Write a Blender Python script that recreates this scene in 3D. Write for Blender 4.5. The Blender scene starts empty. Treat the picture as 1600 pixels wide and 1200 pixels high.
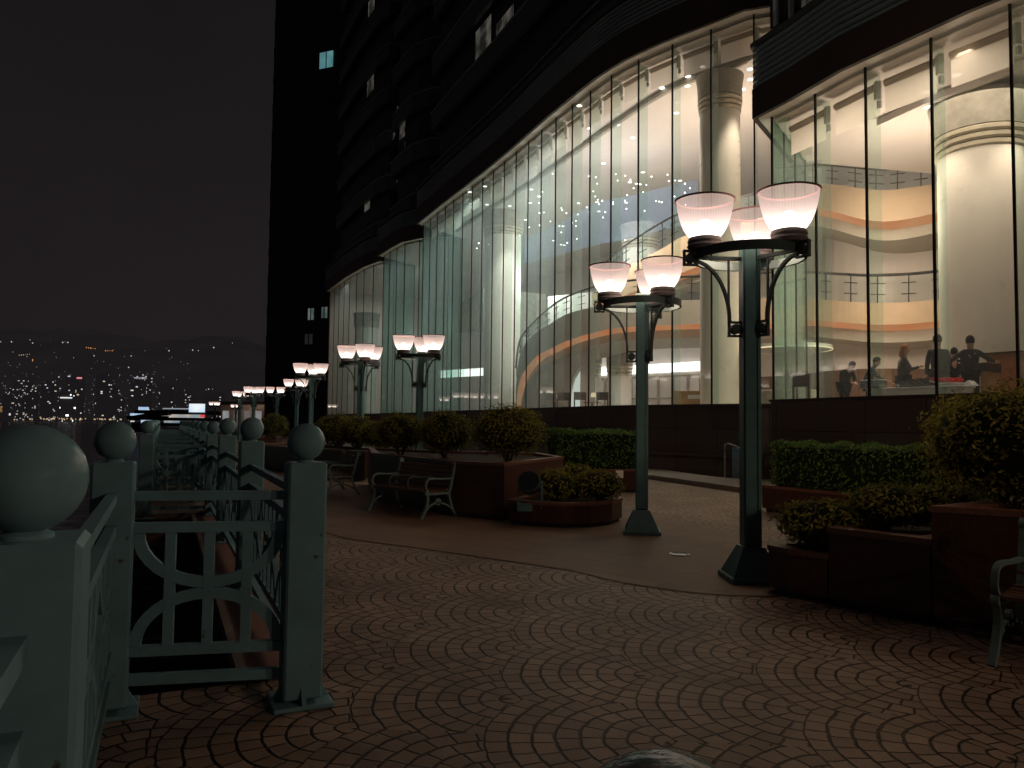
import bpy, bmesh, math, random
from mathutils import Vector, Matrix
random.seed(7)
R = math.radians
sc = bpy.context.scene
col = sc.collection
PI = math.pi

# ------------------------------------------------------------------ camera
EYE = 1.6
FPX = 1200.0
PITCH, ROLL = R(2.96), R(0.65)
F_ = Vector((0, math.cos(PITCH), math.sin(PITCH)))
U0 = Vector((0, -math.sin(PITCH), math.cos(PITCH)))
R0 = Vector((1, 0, 0))
R_ = R0 * math.cos(ROLL) + U0 * math.sin(ROLL)
U_ = U0 * math.cos(ROLL) - R0 * math.sin(ROLL)
cam_d = bpy.data.cameras.new('camera')
cam = bpy.data.objects.new('camera', cam_d)
col.objects.link(cam)
cam.matrix_world = Matrix(((R_.x, U_.x, -F_.x, 0), (R_.y, U_.y, -F_.y, 0), (R_.z, U_.z, -F_.z, EYE), (0, 0, 0, 1)))
cam_d.sensor_width = 36
cam_d.lens = 27
cam_d.clip_end = 20000
cam_d.clip_start = 0.05
sc.camera = cam


def at(px, py, d):
    """survey helper: the world point at depth d seen in the direction px, py of the photograph"""
    v = F_ + R_ * ((px - 800) / FPX) - U_ * ((py - 600) / FPX)
    v = v * (d / v.y)
    return Vector((v.x, v.y, v.z + EYE))


def gnd(px, py, z=0.0):
    v = F_ + R_ * ((px - 800) / FPX) - U_ * ((py - 600) / FPX)
    v = v * ((z - EYE) / v.z)
    return Vector((v.x, v.y, z))


# ------------------------------------------------------------------ materials
class NT:
    def __init__(s, name):
        s.m = bpy.data.materials.new(name)
        s.m.use_nodes = True
        s.t = s.m.node_tree
        s.t.nodes.clear()
        s.out = s.t.nodes.new('ShaderNodeOutputMaterial')

    def n(s, typ, **kw):
        nd = s.t.nodes.new(typ)
        for k, v in kw.items():
            setattr(nd, k, v)
        return nd

    def l(s, a, b):
        s.t.links.new(a, b)

    def math(s, op, a, b=None, c=None):
        nd = s.t.nodes.new('ShaderNodeMath')
        nd.operation = op
        for i, v in enumerate((a, b, c)):
            if v is None:
                continue
            if isinstance(v, (int, float)):
                nd.inputs[i].default_value = v
            else:
                s.l(v, nd.inputs[i])
        return nd.outputs[0]

    def mix(s, fac, a, b):
        nd = s.t.nodes.new('ShaderNodeMix')
        nd.data_type = 'RGBA'
        for sock, v in ((nd.inputs[0], fac), (nd.inputs[6], a), (nd.inputs[7], b)):
            if isinstance(v, (int, float)):
                sock.default_value = v
            elif isinstance(v, tuple):
                sock.default_value = (*v, 1) if len(v) == 3 else v
            else:
                s.l(v, sock)
        return nd.outputs[2]


def mat(name, c, rough=0.6, var=0.25, scale=3.0, metal=0.0, bump=0.0, bscale=40.0, c2=None, spec=0.5, coat=0.0, wear=None):
    t = NT(name)
    p = t.n('ShaderNodeBsdfPrincipled')
    tc = t.n('ShaderNodeTexCoord')
    nz = t.n('ShaderNodeTexNoise')
    nz.inputs['Scale'].default_value = scale
    nz.inputs['Detail'].default_value = 6
    nz.inputs['Roughness'].default_value = 0.65
    t.l(tc.outputs['Object'], nz.inputs['Vector'])
    lo = tuple(x * (1 - var) for x in c)
    hi = tuple(min(1, x * (1 + var)) for x in (c2 or c))
    rr = t.n('ShaderNodeMapRange')
    rr.inputs[1].default_value = 0.3
    rr.inputs[2].default_value = 0.7
    t.l(nz.outputs['Fac'], rr.inputs[0])
    cc = t.mix(rr.outputs[0], lo, hi)
    if wear:
        n3 = t.n('ShaderNodeTexNoise')
        n3.inputs['Scale'].default_value = wear[1]
        n3.inputs['Detail'].default_value = 8
        t.l(tc.outputs['Object'], n3.inputs['Vector'])
        r3 = t.n('ShaderNodeMapRange')
        r3.inputs[1].default_value = wear[2]
        r3.inputs[2].default_value = wear[2] + 0.06
        t.l(n3.outputs['Fac'], r3.inputs[0])
        cc = t.mix(r3.outputs[0], cc, wear[0])
    t.l(cc, p.inputs['Base Color'])
    ro = t.n('ShaderNodeMapRange')
    ro.inputs[3].default_value = max(0.03, rough - 0.12)
    ro.inputs[4].default_value = min(1, rough + 0.12)
    t.l(nz.outputs['Fac'], ro.inputs[0])
    t.l(ro.outputs[0], p.inputs['Roughness'])
    p.inputs['Metallic'].default_value = metal
    p.inputs['Specular IOR Level'].default_value = spec
    p.inputs['Coat Weight'].default_value = coat
    if bump:
        n2 = t.n('ShaderNodeTexNoise')
        n2.inputs['Scale'].default_value = bscale
        n2.inputs['Detail'].default_value = 4
        t.l(tc.outputs['Object'], n2.inputs['Vector'])
        b = t.n('ShaderNodeBump')
        b.inputs['Strength'].default_value = bump
        b.inputs['Distance'].default_value = 0.01
        t.l(n2.outputs['Fac'], b.inputs['Height'])
        t.l(b.outputs[0], p.inputs['Normal'])
    t.l(p.outputs[0], t.out.inputs[0])
    return t.m


def emit(name, c, s, sample=False):
    t = NT(name)
    e = t.n('ShaderNodeEmission')
    e.inputs[0].default_value = (*c, 1)
    e.inputs[1].default_value = s
    t.l(e.outputs[0], t.out.inputs[0])
    if not sample:
        t.m.cycles.emission_sampling = 'NONE'
    return t.m


def emit_var(name, c, s, c2, scale=1.5, base=(0.3, 0.2, 0.12)):
    """an emissive surface whose glow varies along it"""
    t = NT(name)
    tc = t.n('ShaderNodeTexCoord')
    nz = t.n('ShaderNodeTexNoise')
    nz.inputs['Scale'].default_value = scale
    t.l(tc.outputs['Object'], nz.inputs['Vector'])
    rr = t.n('ShaderNodeMapRange')
    rr.inputs[1].default_value = 0.35
    rr.inputs[2].default_value = 0.65
    t.l(nz.outputs['Fac'], rr.inputs[0])
    p = t.n('ShaderNodeBsdfPrincipled')
    p.inputs['Base Color'].default_value = (*base, 1)
    t.l(t.mix(rr.outputs[0], c, c2), p.inputs['Emission Color'])
    p.inputs['Emission Strength'].default_value = s
    t.l(p.outputs[0], t.out.inputs[0])
    t.m.cycles.emission_sampling = 'NONE'
    return t.m


def glass(name, tint, gloss=0.08, rough=0.0, haze=0.0, hazec=(0.5, 0.5, 0.5), fres=1.0):
    t = NT(name)
    tr = t.n('ShaderNodeBsdfTransparent')
    tr.inputs[0].default_value = (*tint, 1)
    gl = t.n('ShaderNodeBsdfGlossy')
    gl.inputs['Roughness'].default_value = rough
    gl.inputs[0].default_value = (0.9, 0.95, 0.93, 1)
    ge = t.n('ShaderNodeNewGeometry')
    dt = t.n('ShaderNodeVectorMath', operation='DOT_PRODUCT')
    t.l(ge.outputs['Normal'], dt.inputs[0])
    t.l(ge.outputs['Incoming'], dt.inputs[1])
    cs = t.math('ABSOLUTE', dt.outputs['Value'])
    sch = t.math('ADD', 0.05, t.math('MULTIPLY', 0.95, t.math('POWER', t.math('SUBTRACT', 1.0, cs), 5.0)))
    fac = t.math('ADD', t.math('MULTIPLY', sch, fres), gloss)
    fac = t.math('MINIMUM', fac, 0.9)
    mx = t.n('ShaderNodeMixShader')
    t.l(fac, mx.inputs[0])
    t.l(tr.outputs[0], mx.inputs[1])
    t.l(gl.outputs[0], mx.inputs[2])
    last = mx.outputs[0]
    if haze:
        df = t.n('ShaderNodeBsdfDiffuse')
        df.inputs[0].default_value = (*hazec, 1)
        tl = t.n('ShaderNodeBsdfTranslucent')
        tl.inputs[0].default_value = (*hazec, 1)
        ad = t.n('ShaderNodeMixShader')
        ad.inputs[0].default_value = 0.6
        t.l(df.outputs[0], ad.inputs[1])
        t.l(tl.outputs[0], ad.inputs[2])
        m2 = t.n('ShaderNodeMixShader')
        m2.inputs[0].default_value = haze
        t.l(last, m2.inputs[1])
        t.l(ad.outputs[0], m2.inputs[2])
        last = m2.outputs[0]
    t.l(last, t.out.inputs[0])
    return t.m


def paving_mat():
    """segmental fan setts: fans with concentric courses of brown granite setts"""
    t = NT('fan_setts')
    W, H, RR, RW, BW = 1.03, 0.82, 0.93, 0.122, 0.125
    M = t.math
    tc = t.n('ShaderNodeTexCoord')
    sp = t.n('ShaderNodeSeparateXYZ')
    # gentle wobble so that joints are not ruler-straight
    wz = t.n('ShaderNodeTexNoise')
    wz.inputs['Scale'].default_value = 7.0
    wz.inputs['Detail'].default_value = 2
    t.l(tc.outputs['Object'], wz.inputs['Vector'])
    vs = t.n('ShaderNodeVectorMath', operation='SUBTRACT')
    t.l(wz.outputs['Color'], vs.inputs[0])
    vs.inputs[1].default_value = (0.5, 0.5, 0.5)
    vm = t.n('ShaderNodeVectorMath', operation='SCALE')
    t.l(vs.outputs[0], vm.inputs[0])
    vm.inputs['Scale'].default_value = 0.035
    va = t.n('ShaderNodeVectorMath', operation='ADD')
    t.l(tc.outputs['Object'], va.inputs[0])
    t.l(vm.outputs[0], va.inputs[1])
    t.l(va.outputs[0], sp.inputs[0])
    X, Y = sp.outputs[0], sp.outputs[1]
    a = R(4.4)
    ca, sa = math.cos(a), math.sin(a)
    # m = distance measured to the right of the first nose ; v = across
    ox, oy = -0.9, 4.63
    X = M('SUBTRACT', X, ox)
    Y = M('SUBTRACT', Y, oy)
    m = M('SUBTRACT', M('MULTIPLY', X, ca), M('MULTIPLY', Y, sa))
    v = M('ADD', M('MULTIPLY', X, sa), M('MULTIPLY', Y, ca))
    j0 = M('FLOOR', M('DIVIDE', m, H))
    t0 = M('SUBTRACT', m, M('MULTIPLY', j0, H))

    def cand(j, tt):
        par = M('ABSOLUTE', M('MODULO', j, 2.0))
        vv = M('DIVIDE', M('SUBTRACT', v, M('MULTIPLY', par, W / 2)), W)
        k = M('ROUND', vv)
        vl = M('MULTIPLY', M('SUBTRACT', vv, k), W)
        ul = M('SUBTRACT', RR, tt)
        r = M('SQRT', M('ADD', M('MULTIPLY', ul, ul), M('MULTIPLY', vl, vl)))
        th = M('ARCTAN2', vl, ul)
        idf = M('ADD', M('MULTIPLY', j, 17.31), M('MULTIPLY', k, 5.77))
        return r, th, idf

    r0, th0, id0 = cand(j0, t0)
    r1, th1, id1 = cand(M('SUBTRACT', j0, 1.0), M('ADD', t0, H))
    use0 = M('LESS_THAN', r0, RR)
    sel = lambda a_, b_: M('ADD', M('MULTIPLY', use0, a_), M('MULTIPLY', M('SUBTRACT', 1.0, use0), b_))
    r, th, idf = sel(r0, r1), sel(th0, th1), sel(id0, id1)
    q = M('DIVIDE', M('SUBTRACT', RR, r), RW)
    ring = M('FLOOR', q)
    qf = M('SUBTRACT', q, ring)
    rmid = M('SUBTRACT', RR, M('MULTIPLY', M('ADD', ring, 0.5), RW))
    wn = t.n('ShaderNodeTexWhiteNoise', noise_dimensions='2D')
    cx = t.n('ShaderNodeCombineXYZ')
    t.l(ring, cx.inputs[0])
    t.l(idf, cx.inputs[1])
    t.l(cx.outputs[0], wn.inputs['Vector'])
    aa = M('ADD', M('DIVIDE', M('MULTIPLY', th, rmid), BW), wn.outputs['Value'])
    br = M('FLOOR', aa)
    bf = M('SUBTRACT', aa, br)
    # distances to the joints in metres
    dj = M('MULTIPLY', M('MINIMUM', qf, M('SUBTRACT', 1.0, qf)), RW)
    db = M('MULTIPLY', M('MINIMUM', bf, M('SUBTRACT', 1.0, bf)), BW)
    nb = t.n('ShaderNodeTexNoise')
    nb.inputs['Scale'].default_value = 9
    nb.inputs['Detail'].default_value = 3
    t.l(tc.outputs['Object'], nb.inputs['Vector'])
    gw = M('ADD', 0.0025, M('MULTIPLY', nb.outputs['Fac'], 0.006))
    s1 = t.n('ShaderNodeMapRange')
    t.l(dj, s1.inputs[0])
    t.l(M('MULTIPLY', gw, 1.0), s1.inputs[1])
    t.l(M('ADD', M('MULTIPLY', gw, 1.5), 0.003), s1.inputs[2])
    s2 = t.n('ShaderNodeMapRange')
    t.l(db, s2.inputs[0])
    t.l(M('MULTIPLY', gw, 0.5), s2.inputs[1])
    t.l(M('ADD', gw, 0.003), s2.inputs[2])
    sett = M('MULTIPLY', s1.outputs[0], s2.outputs[0])
    w2 = t.n('ShaderNodeTexWhiteNoise', noise_dimensions='3D')
    c2 = t.n('ShaderNodeCombineXYZ')
    t.l(ring, c2.inputs[0])
    t.l(idf, c2.inputs[1])
    t.l(br, c2.inputs[2])
    t.l(c2.outputs[0], w2.inputs['Vector'])
    fine = t.n('ShaderNodeTexNoise')
    fine.inputs['Scale'].default_value = 130
    fine.inputs['Detail'].default_value = 3
    t.l(tc.outputs['Object'], fine.inputs['Vector'])
    big = t.n('ShaderNodeTexNoise')
    big.inputs['Scale'].default_value = 0.6
    big.inputs['Detail'].default_value = 6
    big.inputs['Roughness'].default_value = 0.7
    t.l(tc.outputs['Object'], big.inputs['Vector'])
    c = t.mix(w2.outputs['Value'], (0.190, 0.134, 0.097), (0.275, 0.200, 0.150))
    fr = t.n('ShaderNodeMapRange')
    fr.inputs[1].default_value = 0.4
    fr.inputs[2].default_value = 0.62
    fr.inputs[3].default_value = 0.72
    fr.inputs[4].default_value = 1.12
    t.l(fine.outputs['Fac'], fr.inputs[0])
    bg = t.n('ShaderNodeMapRange')
    bg.inputs[1].default_value = 0.32
    bg.inputs[2].default_value = 0.68
    bg.inputs[3].default_value = 0.5
    bg.inputs[4].default_value = 1.18
    t.l(big.outputs['Fac'], bg.inputs[0])
    vsc = t.n('ShaderNodeVectorMath', operation='SCALE')
    t.l(c, vsc.inputs[0])
    t.l(M('MULTIPLY', fr.outputs[0], bg.outputs[0]), vsc.inputs['Scale'])
    # trodden-in gum and old drips
    vo = t.n('ShaderNodeTexVoronoi')
    vo.inputs['Scale'].default_value = 2.3
    t.l(tc.outputs['Object'], vo.inputs['Vector'])
    spr = t.n('ShaderNodeSeparateColor')
    t.l(vo.outputs['Color'], spr.inputs[0])
    gum = M('MULTIPLY', M('LESS_THAN', vo.outputs['Distance'], M('MULTIPLY', spr.outputs[0], 0.075)), 0.55)
    stone = t.mix(gum, vsc.outputs[0], (0.05, 0.036, 0.03))
    c = t.mix(sett, (0.012, 0.008, 0.006), stone)
    p = t.n('ShaderNodeBsdfPrincipled')
    t.l(c, p.inputs['Base Color'])
    rgh = t.n('ShaderNodeMapRange')
    rgh.inputs[3].default_value = 0.36
    rgh.inputs[4].default_value = 0.66
    t.l(fine.outputs['Fac'], rgh.inputs[0])
    t.l(rgh.outputs[0], p.inputs['Roughness'])
    p.inputs['Specular IOR Level'].default_value = 0.42
    b = t.n('ShaderNodeBump')
    b.inputs['Strength'].default_value = 0.55
    b.inputs['Distance'].default_value = 0.012
    hh = M('ADD', M('ADD', sett, M('MULTIPLY', fine.outputs['Fac'], 0.22)), M('MULTIPLY', w2.outputs['Value'], 0.38))
    t.l(hh, b.inputs['Height'])
    t.l(b.outputs[0], p.inputs['Normal'])
    t.l(p.outputs[0], t.out.inputs[0])
    return t.m


def slab_mat(name, c1, c2, bw, bh, mortar, rot=0.0, rough=0.6, joint=0.006):
    t = NT(name)
    tc = t.n('ShaderNodeTexCoord')
    mp = t.n('ShaderNodeMapping')
    mp.inputs['Rotation'].default_value = (0, 0, rot)
    t.l(tc.outputs['Object'], mp.inputs[0])
    bk = t.n('ShaderNodeTexBrick')
    bk.inputs['Scale'].default_value = 1.0
    bk.inputs['Brick Width'].default_value = bw
    bk.inputs['Row Height'].default_value = bh
    bk.inputs['Mortar Size'].default_value = joint
    bk.inputs['Mortar Smooth'].default_value = 0.3
    bk.inputs['Color1'].default_value = (*c1, 1)
    bk.inputs['Color2'].default_value = (*c2, 1)
    bk.inputs['Mortar'].default_value = (*mortar, 1)
    t.l(mp.outputs[0], bk.inputs[0])
    nz = t.n('ShaderNodeTexNoise')
    nz.inputs['Scale'].default_value = 1.2
    nz.inputs['Detail'].default_value = 8
    nz.inputs['Roughness'].default_value = 0.7
    t.l(tc.outputs['Object'], nz.inputs['Vector'])
    rr = t.n('ShaderNodeMapRange')
    rr.inputs[1].default_value = 0.3
    rr.inputs[2].default_value = 0.7
    rr.inputs[3].default_value = 0.6
    rr.inputs[4].default_value = 1.25
    t.l(nz.outputs['Fac'], rr.inputs[0])
    vs = t.n('ShaderNodeVectorMath', operation='SCALE')
    t.l(bk.outputs['Color'], vs.inputs[0])
    t.l(rr.outputs[0], vs.inputs['Scale'])
    p = t.n('ShaderNodeBsdfPrincipled')
    t.l(vs.outputs[0], p.inputs['Base Color'])
    ro = t.n('ShaderNodeMapRange')
    ro.inputs[3].default_value = rough - 0.15
    ro.inputs[4].default_value = rough + 0.15
    t.l(nz.outputs['Fac'], ro.inputs[0])
    t.l(ro.outputs[0], p.inputs['Roughness'])
    b = t.n('ShaderNodeBump')
    b.inputs['Strength'].default_value = 0.4
    b.inputs['Distance'].default_value = 0.004
    b.invert = True
    t.l(bk.outputs['Fac'], b.inputs['Height'])
    t.l(b.outputs[0], p.inputs['Normal'])
    t.l(p.outputs[0], t.out.inputs[0])
    return t.m


def wall_tile_mat(name, c1, c2, w, h, rough=0.3, joint=0.008, mortar=(0.01, 0.008, 0.008)):
    """stone cladding on upright faces of any heading: uses the run (x,y) and z"""
    t = NT(name)
    tc = t.n('ShaderNodeTexCoord')
    sp = t.n('ShaderNodeSeparateXYZ')
    t.l(tc.outputs['Object'], sp.inputs[0])
    run = t.math('SUBTRACT', t.math('MULTIPLY', sp.outputs[1], 0.95), t.math('MULTIPLY', sp.outputs[0], 0.45))
    cx = t.n('ShaderNodeCombineXYZ')
    t.l(run, cx.inputs[0])
    t.l(sp.outputs[2], cx.inputs[1])
    bk = t.n('ShaderNodeTexBrick')
    bk.offset = 0.0
    bk.inputs['Scale'].default_value = 1.0
    bk.inputs['Brick Width'].default_value = w
    bk.inputs['Row Height'].default_value = h
    bk.inputs['Mortar Size'].default_value = joint
    bk.inputs['Color1'].default_value = (*c1, 1)
    bk.inputs['Color2'].default_value = (*c2, 1)
    bk.inputs['Mortar'].default_value = (*mortar, 1)
    t.l(cx.outputs[0], bk.inputs[0])
    nz = t.n('ShaderNodeTexNoise')
    nz.inputs['Scale'].default_value = 55
    nz.inputs['Detail'].default_value = 4
    t.l(tc.outputs['Object'], nz.inputs['Vector'])
    rr = t.n('ShaderNodeMapRange')
    rr.inputs[1].default_value = 0.35
    rr.inputs[2].default_value = 0.65
    rr.inputs[3].default_value = 0.65
    rr.inputs[4].default_value = 1.3
    t.l(nz.outputs['Fac'], rr.inputs[0])
    vs = t.n('ShaderNodeVectorMath', operation='SCALE')
    t.l(bk.outputs['Color'], vs.inputs[0])
    t.l(rr.outputs[0], vs.inputs['Scale'])
    p = t.n('ShaderNodeBsdfPrincipled')
    t.l(vs.outputs[0], p.inputs['Base Color'])
    p.inputs['Roughness'].default_value = rough
    t.l(p.outputs[0], t.out.inputs[0])
    return t.m


def city_mat(name, lit, c1, c2, strength, cell=3.4, base=(0.12, 0.11, 0.115)):
    """facade of a far tower: floors of windows, a few of them lit"""
    t = NT(name)
    M = t.math
    tc = t.n('ShaderNodeTexCoord')
    oi = t.n('ShaderNodeObjectInfo')
    sp = t.n('ShaderNodeSeparateXYZ')
    t.l(tc.outputs['Object'], sp.inputs[0])
    cells = []
    for k, cs in ((0, cell), (1, cell), (2, cell * 0.95)):
        cells.append(M('FLOOR', M('DIVIDE', sp.outputs[k], cs)))
    cx = t.n('ShaderNodeCombineXYZ')
    t.l(cells[0], cx.inputs[0])
    t.l(cells[1], cx.inputs[1])
    t.l(cells[2], cx.inputs[2])
    wn = t.n('ShaderNodeTexWhiteNoise', noise_dimensions='4D')
    t.l(cx.outputs[0], wn.inputs['Vector'])
    t.l(M('MULTIPLY', oi.outputs['Random'], 50.0), wn.inputs['W'])
    big = t.n('ShaderNodeTexNoise')
    big.inputs['Scale'].default_value = 0.035
    t.l(tc.outputs['Object'], big.inputs['Vector'])
    th = M('SUBTRACT', 1.0 - lit * 0.1, M('MULTIPLY', M('MAXIMUM', M('SUBTRACT', big.outputs['Fac'], 0.4), 0.0), lit * 6))
    on = M('GREATER_THAN', wn.outputs['Value'], th)
    fz = M('FRACT', M('DIVIDE', sp.outputs[2], cell * 0.95))
    on = M('MULTIPLY', on, M('LESS_THAN', M('ABSOLUTE', M('SUBTRACT', fz, 0.5)), 0.33))
    sr = t.n('ShaderNodeSeparateColor')
    t.l(wn.outputs['Color'], sr.inputs[0])
    br = M('MULTIPLY', M('MULTIPLY', M('POWER', sr.outputs[0], 3.0), on), strength)
    haze = t.n('ShaderNodeEmission')  # distance haze painted as a weak even emission over the whole tower
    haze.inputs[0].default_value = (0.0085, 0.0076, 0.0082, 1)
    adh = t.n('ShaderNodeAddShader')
    p = t.n('ShaderNodeBsdfPrincipled')
    p.inputs['Base Color'].default_value = (*base, 1)
    p.inputs['Roughness'].default_value = 0.9
    t.l(t.mix(sr.outputs[1], c1, c2), p.inputs['Emission Color'])
    t.l(br, p.inputs['Emission Strength'])
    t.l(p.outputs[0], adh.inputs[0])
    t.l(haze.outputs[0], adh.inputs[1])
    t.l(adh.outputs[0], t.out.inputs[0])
    t.m.cycles.emission_sampling = 'NONE'
    return t.m


def leaf_mat(name, c1, c2):
    t = NT(name)
    gi = t.n('ShaderNodeNewGeometry')
    p = t.n('ShaderNodeBsdfPrincipled')
    c = t.mix(gi.outputs['Random Per Island'], c1, c2)
    t.l(c, p.inputs['Base Color'])
    p.inputs['Roughness'].default_value = 0.5
    p.inputs['Specular IOR Level'].default_value = 0.18
    tl = t.n('ShaderNodeBsdfTranslucent')
    t.l(c, tl.inputs[0])
    mx = t.n('ShaderNodeMixShader')
    mx.inputs[0].default_value = 0.25
    t.l(p.outputs[0], mx.inputs[1])
    t.l(tl.outputs[0], mx.inputs[2])
    t.l(mx.outputs[0], t.out.inputs[0])
    return t.m


M = {}
M['teal'] = mat('teal_paint', (0.115, 0.218, 0.250), 0.34, 0.20, 2.6, bump=0.06, bscale=35, wear=((0.06, 0.05, 0.04), 14, 0.69))
M['teal_ball'] = mat('teal_ball_paint', (0.115, 0.218, 0.250), 0.2, 0.2, 2.6, bump=0.05, bscale=14, wear=((0.07, 0.07, 0.06), 11, 0.70))
M['teal_lamp'] = mat('dark_teal_paint', (0.07, 0.14, 0.145), 0.36, 0.2, 4, bump=0.2, bscale=70, wear=((0.03, 0.028, 0.025), 8, 0.72))
M['bench_iron'] = mat('bench_iron', (0.10, 0.155, 0.15), 0.4, 0.2, 8)
M['iron'] = mat('dark_iron', (0.035, 0.05, 0.052), 0.4, 0.25, 8, bump=0.2)
M['collar'] = mat('collar_cast', (0.10, 0.09, 0.095), 0.45, 0.3, 20, bump=0.4)
M['ringin'] = mat('ring_inner', (0.22, 0.31, 0.32), 0.4, 0.1, 6)
M['paving'] = paving_mat()
M['slab'] = slab_mat('slab_band', (0.140, 0.094, 0.068), (0.172, 0.118, 0.086), 1.2, 0.6, (0.035, 0.022, 0.018), rot=R(38))
M['coping'] = mat('coping_stone', (0.13, 0.07, 0.055), 0.55, 0.3, 4, bump=0.2)
M['edge'] = mat('edge_stone', (0.13, 0.105, 0.09), 0.55, 0.3, 5)
M['planter'] = wall_tile_mat('planter_granite', (0.042, 0.016, 0.011), (0.055, 0.021, 0.014), 0.9, 0.6, 0.42, 0.006, (0.03, 0.012, 0.01))
M['plantercap'] = mat('planter_cap', (0.11, 0.05, 0.035), 0.4, 0.3, 30)
M['soil'] = mat('soil', (0.025, 0.018, 0.013), 0.95, 0.4, 14, bump=0.8, bscale=30)
M['granite'] = wall_tile_mat('dark_granite', (0.042, 0.033, 0.029), (0.054, 0.042, 0.036), 1.5, 0.75, 0.11)
M['dark'] = mat('dark_cladding', (0.018, 0.018, 0.02), 0.45, 0.3, 0.4)
M['darkbrown'] = mat('dark_brown_fascia', (0.022, 0.018, 0.017), 0.5, 0.25, 0.4)
M['parapet'] = mat('parapet_panel', (0.026, 0.034, 0.040), 0.35, 0.2, 0.3)
M['louvre'] = mat('louvre_metal', (0.10, 0.15, 0.18), 0.35, 0.2, 0.5, metal=0.3)
M['darkglass'] = mat('unlit_glass', (0.012, 0.015, 0.017), 0.12, 0.2, 0.5)
M['mullion'] = mat('black_joint', (0.006, 0.006, 0.006), 0.5, 0.2, 5)
M['glass'] = glass('lobby_glass', (0.90, 0.96, 0.94), 0.0, 0.0, fres=1.0, haze=0.05, hazec=(0.62, 0.72, 0.70))
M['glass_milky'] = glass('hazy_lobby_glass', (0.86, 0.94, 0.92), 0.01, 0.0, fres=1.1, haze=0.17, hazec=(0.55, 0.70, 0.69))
M['glass_green'] = glass('return_glass', (0.56, 0.68, 0.65), 0.02, 0.0, fres=1.1)
M['fin'] = glass('glass_fin', (0.80, 0.92, 0.87), 0.02, 0.05, haze=0.10, hazec=(0.62, 0.70, 0.64), fres=0.35)
M['balglass'] = glass('balustrade_glass', (0.88, 0.93, 0.92), 0.03, 0.1, haze=0.08, hazec=(0.55, 0.62, 0.62))
M['blind'] = glass('roller_blind', (0.25, 0.23, 0.2), 0.0, 0.5, haze=0.75, hazec=(0.75, 0.68, 0.6), fres=0)
M['bracket'] = mat('white_bracket', (0.7, 0.68, 0.62), 0.5, 0.1, 3)
M['plaster'] = mat('cream_plaster', (0.62, 0.54, 0.485), 0.7, 0.06, 1.2)
M['ceil'] = mat('ceiling_plaster', (0.64, 0.57, 0.525), 0.8, 0.05, 0.5)
M['column'] = mat('column_marble', (0.78, 0.72, 0.63), 0.3, 0.06, 0.9, bump=0.03, bscale=3)
M['capital'] = mat('capital_stone', (0.30, 0.27, 0.22), 0.5, 0.25, 3, bump=0.3, bscale=15)
M['gilt'] = mat('capital_ring', (0.62, 0.55, 0.42), 0.3, 0.1, 3, metal=0.4)
M['peach'] = mat('peach_fascia', (0.55, 0.40, 0.26), 0.55, 0.1, 0.7)
M['fascia'] = mat('stair_fascia', (0.40, 0.36, 0.29), 0.55, 0.1, 0.7)
M['amber'] = emit_var('amber_cove', (1.0, 0.30, 0.10), 0.42, (1.0, 0.44, 0.20), 1.1, (.12, .05, .02))
M['rail'] = mat('handrail_steel', (0.10, 0.10, 0.10), 0.3, 0.2, 4, metal=0.8)
M['wood'] = mat('red_wood', (0.30, 0.12, 0.05), 0.4, 0.3, 3)
M['woodlight'] = mat('light_wood', (0.42, 0.25, 0.10), 0.4, 0.2, 3)
M['woodpanel'] = wall_tile_mat('wood_panel', (0.13, 0.07, 0.045), (0.18, 0.10, 0.06), 0.28, 9.0, 0.45)
M['floorin'] = mat('lobby_floor', (0.35, 0.30, 0.25), 0.25, 0.2, 1.5)
M['white'] = mat('white_cloth', (0.75, 0.74, 0.72), 0.7, 0.08, 8)
M['steel'] = mat('steel', (0.5, 0.52, 0.53), 0.25, 0.1, 6, metal=0.9)
M['striplight'] = emit('white_strip', (1.0, 0.96, 0.92), 2.2)
M['down'] = emit('downlight_lens', (1.0, 0.93, 0.82), 5.0)
M['spark'] = emit('chandelier_bulb', (1.0, 0.95, 0.9), 5.0)
M['crystal'] = glass('crystal_sheet', (0.90, 0.94, 0.98), 0.04, 0.25, haze=0.2, hazec=(0.26, 0.42, 0.66))
M['redflower'] = mat('red_petals', (0.7, 0.03, 0.02), 0.6, 0.3, 20)
M['skin'] = mat('skin', (0.50, 0.30, 0.21), 0.55, 0.1, 10)
M['cloth_black'] = mat('black_cloth', (0.018, 0.018, 0.02), 0.85, 0.3, 10)
M['cloth_grey'] = mat('charcoal_cloth', (0.05, 0.05, 0.052), 0.85, 0.3, 10)
M['cloth_navy'] = mat('navy_cloth', (0.025, 0.035, 0.05), 0.85, 0.3, 10)
M['hair_black'] = mat('black_hair', (0.012, 0.010, 0.010), 0.45, 0.3, 30)
M['hair_red'] = mat('red_hair', (0.33, 0.12, 0.045), 0.45, 0.3, 30)
M['mask'] = mat('face_mask', (0.6, 0.62, 0.66), 0.8, 0.1, 10)
M['chair'] = mat('chair_wood', (0.06, 0.04, 0.03), 0.5, 0.3, 10)
M['slat'] = mat('bench_slat', (0.10, 0.05, 0.035), 0.5, 0.35, 6)
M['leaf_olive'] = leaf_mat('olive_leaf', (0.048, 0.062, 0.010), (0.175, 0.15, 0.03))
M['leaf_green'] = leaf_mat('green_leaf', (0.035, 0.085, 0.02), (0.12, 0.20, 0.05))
M['leaf_lit'] = leaf_mat('lamplit_olive_leaf', (0.085, 0.095, 0.015), (0.27, 0.235, 0.05))  # olive leaf colour lightened to paint in the lamplight
M['twig'] = mat('twig', (0.05, 0.035, 0.025), 0.9, 0.3, 20)
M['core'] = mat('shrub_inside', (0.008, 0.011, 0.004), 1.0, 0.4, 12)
M['sea'] = None
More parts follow.
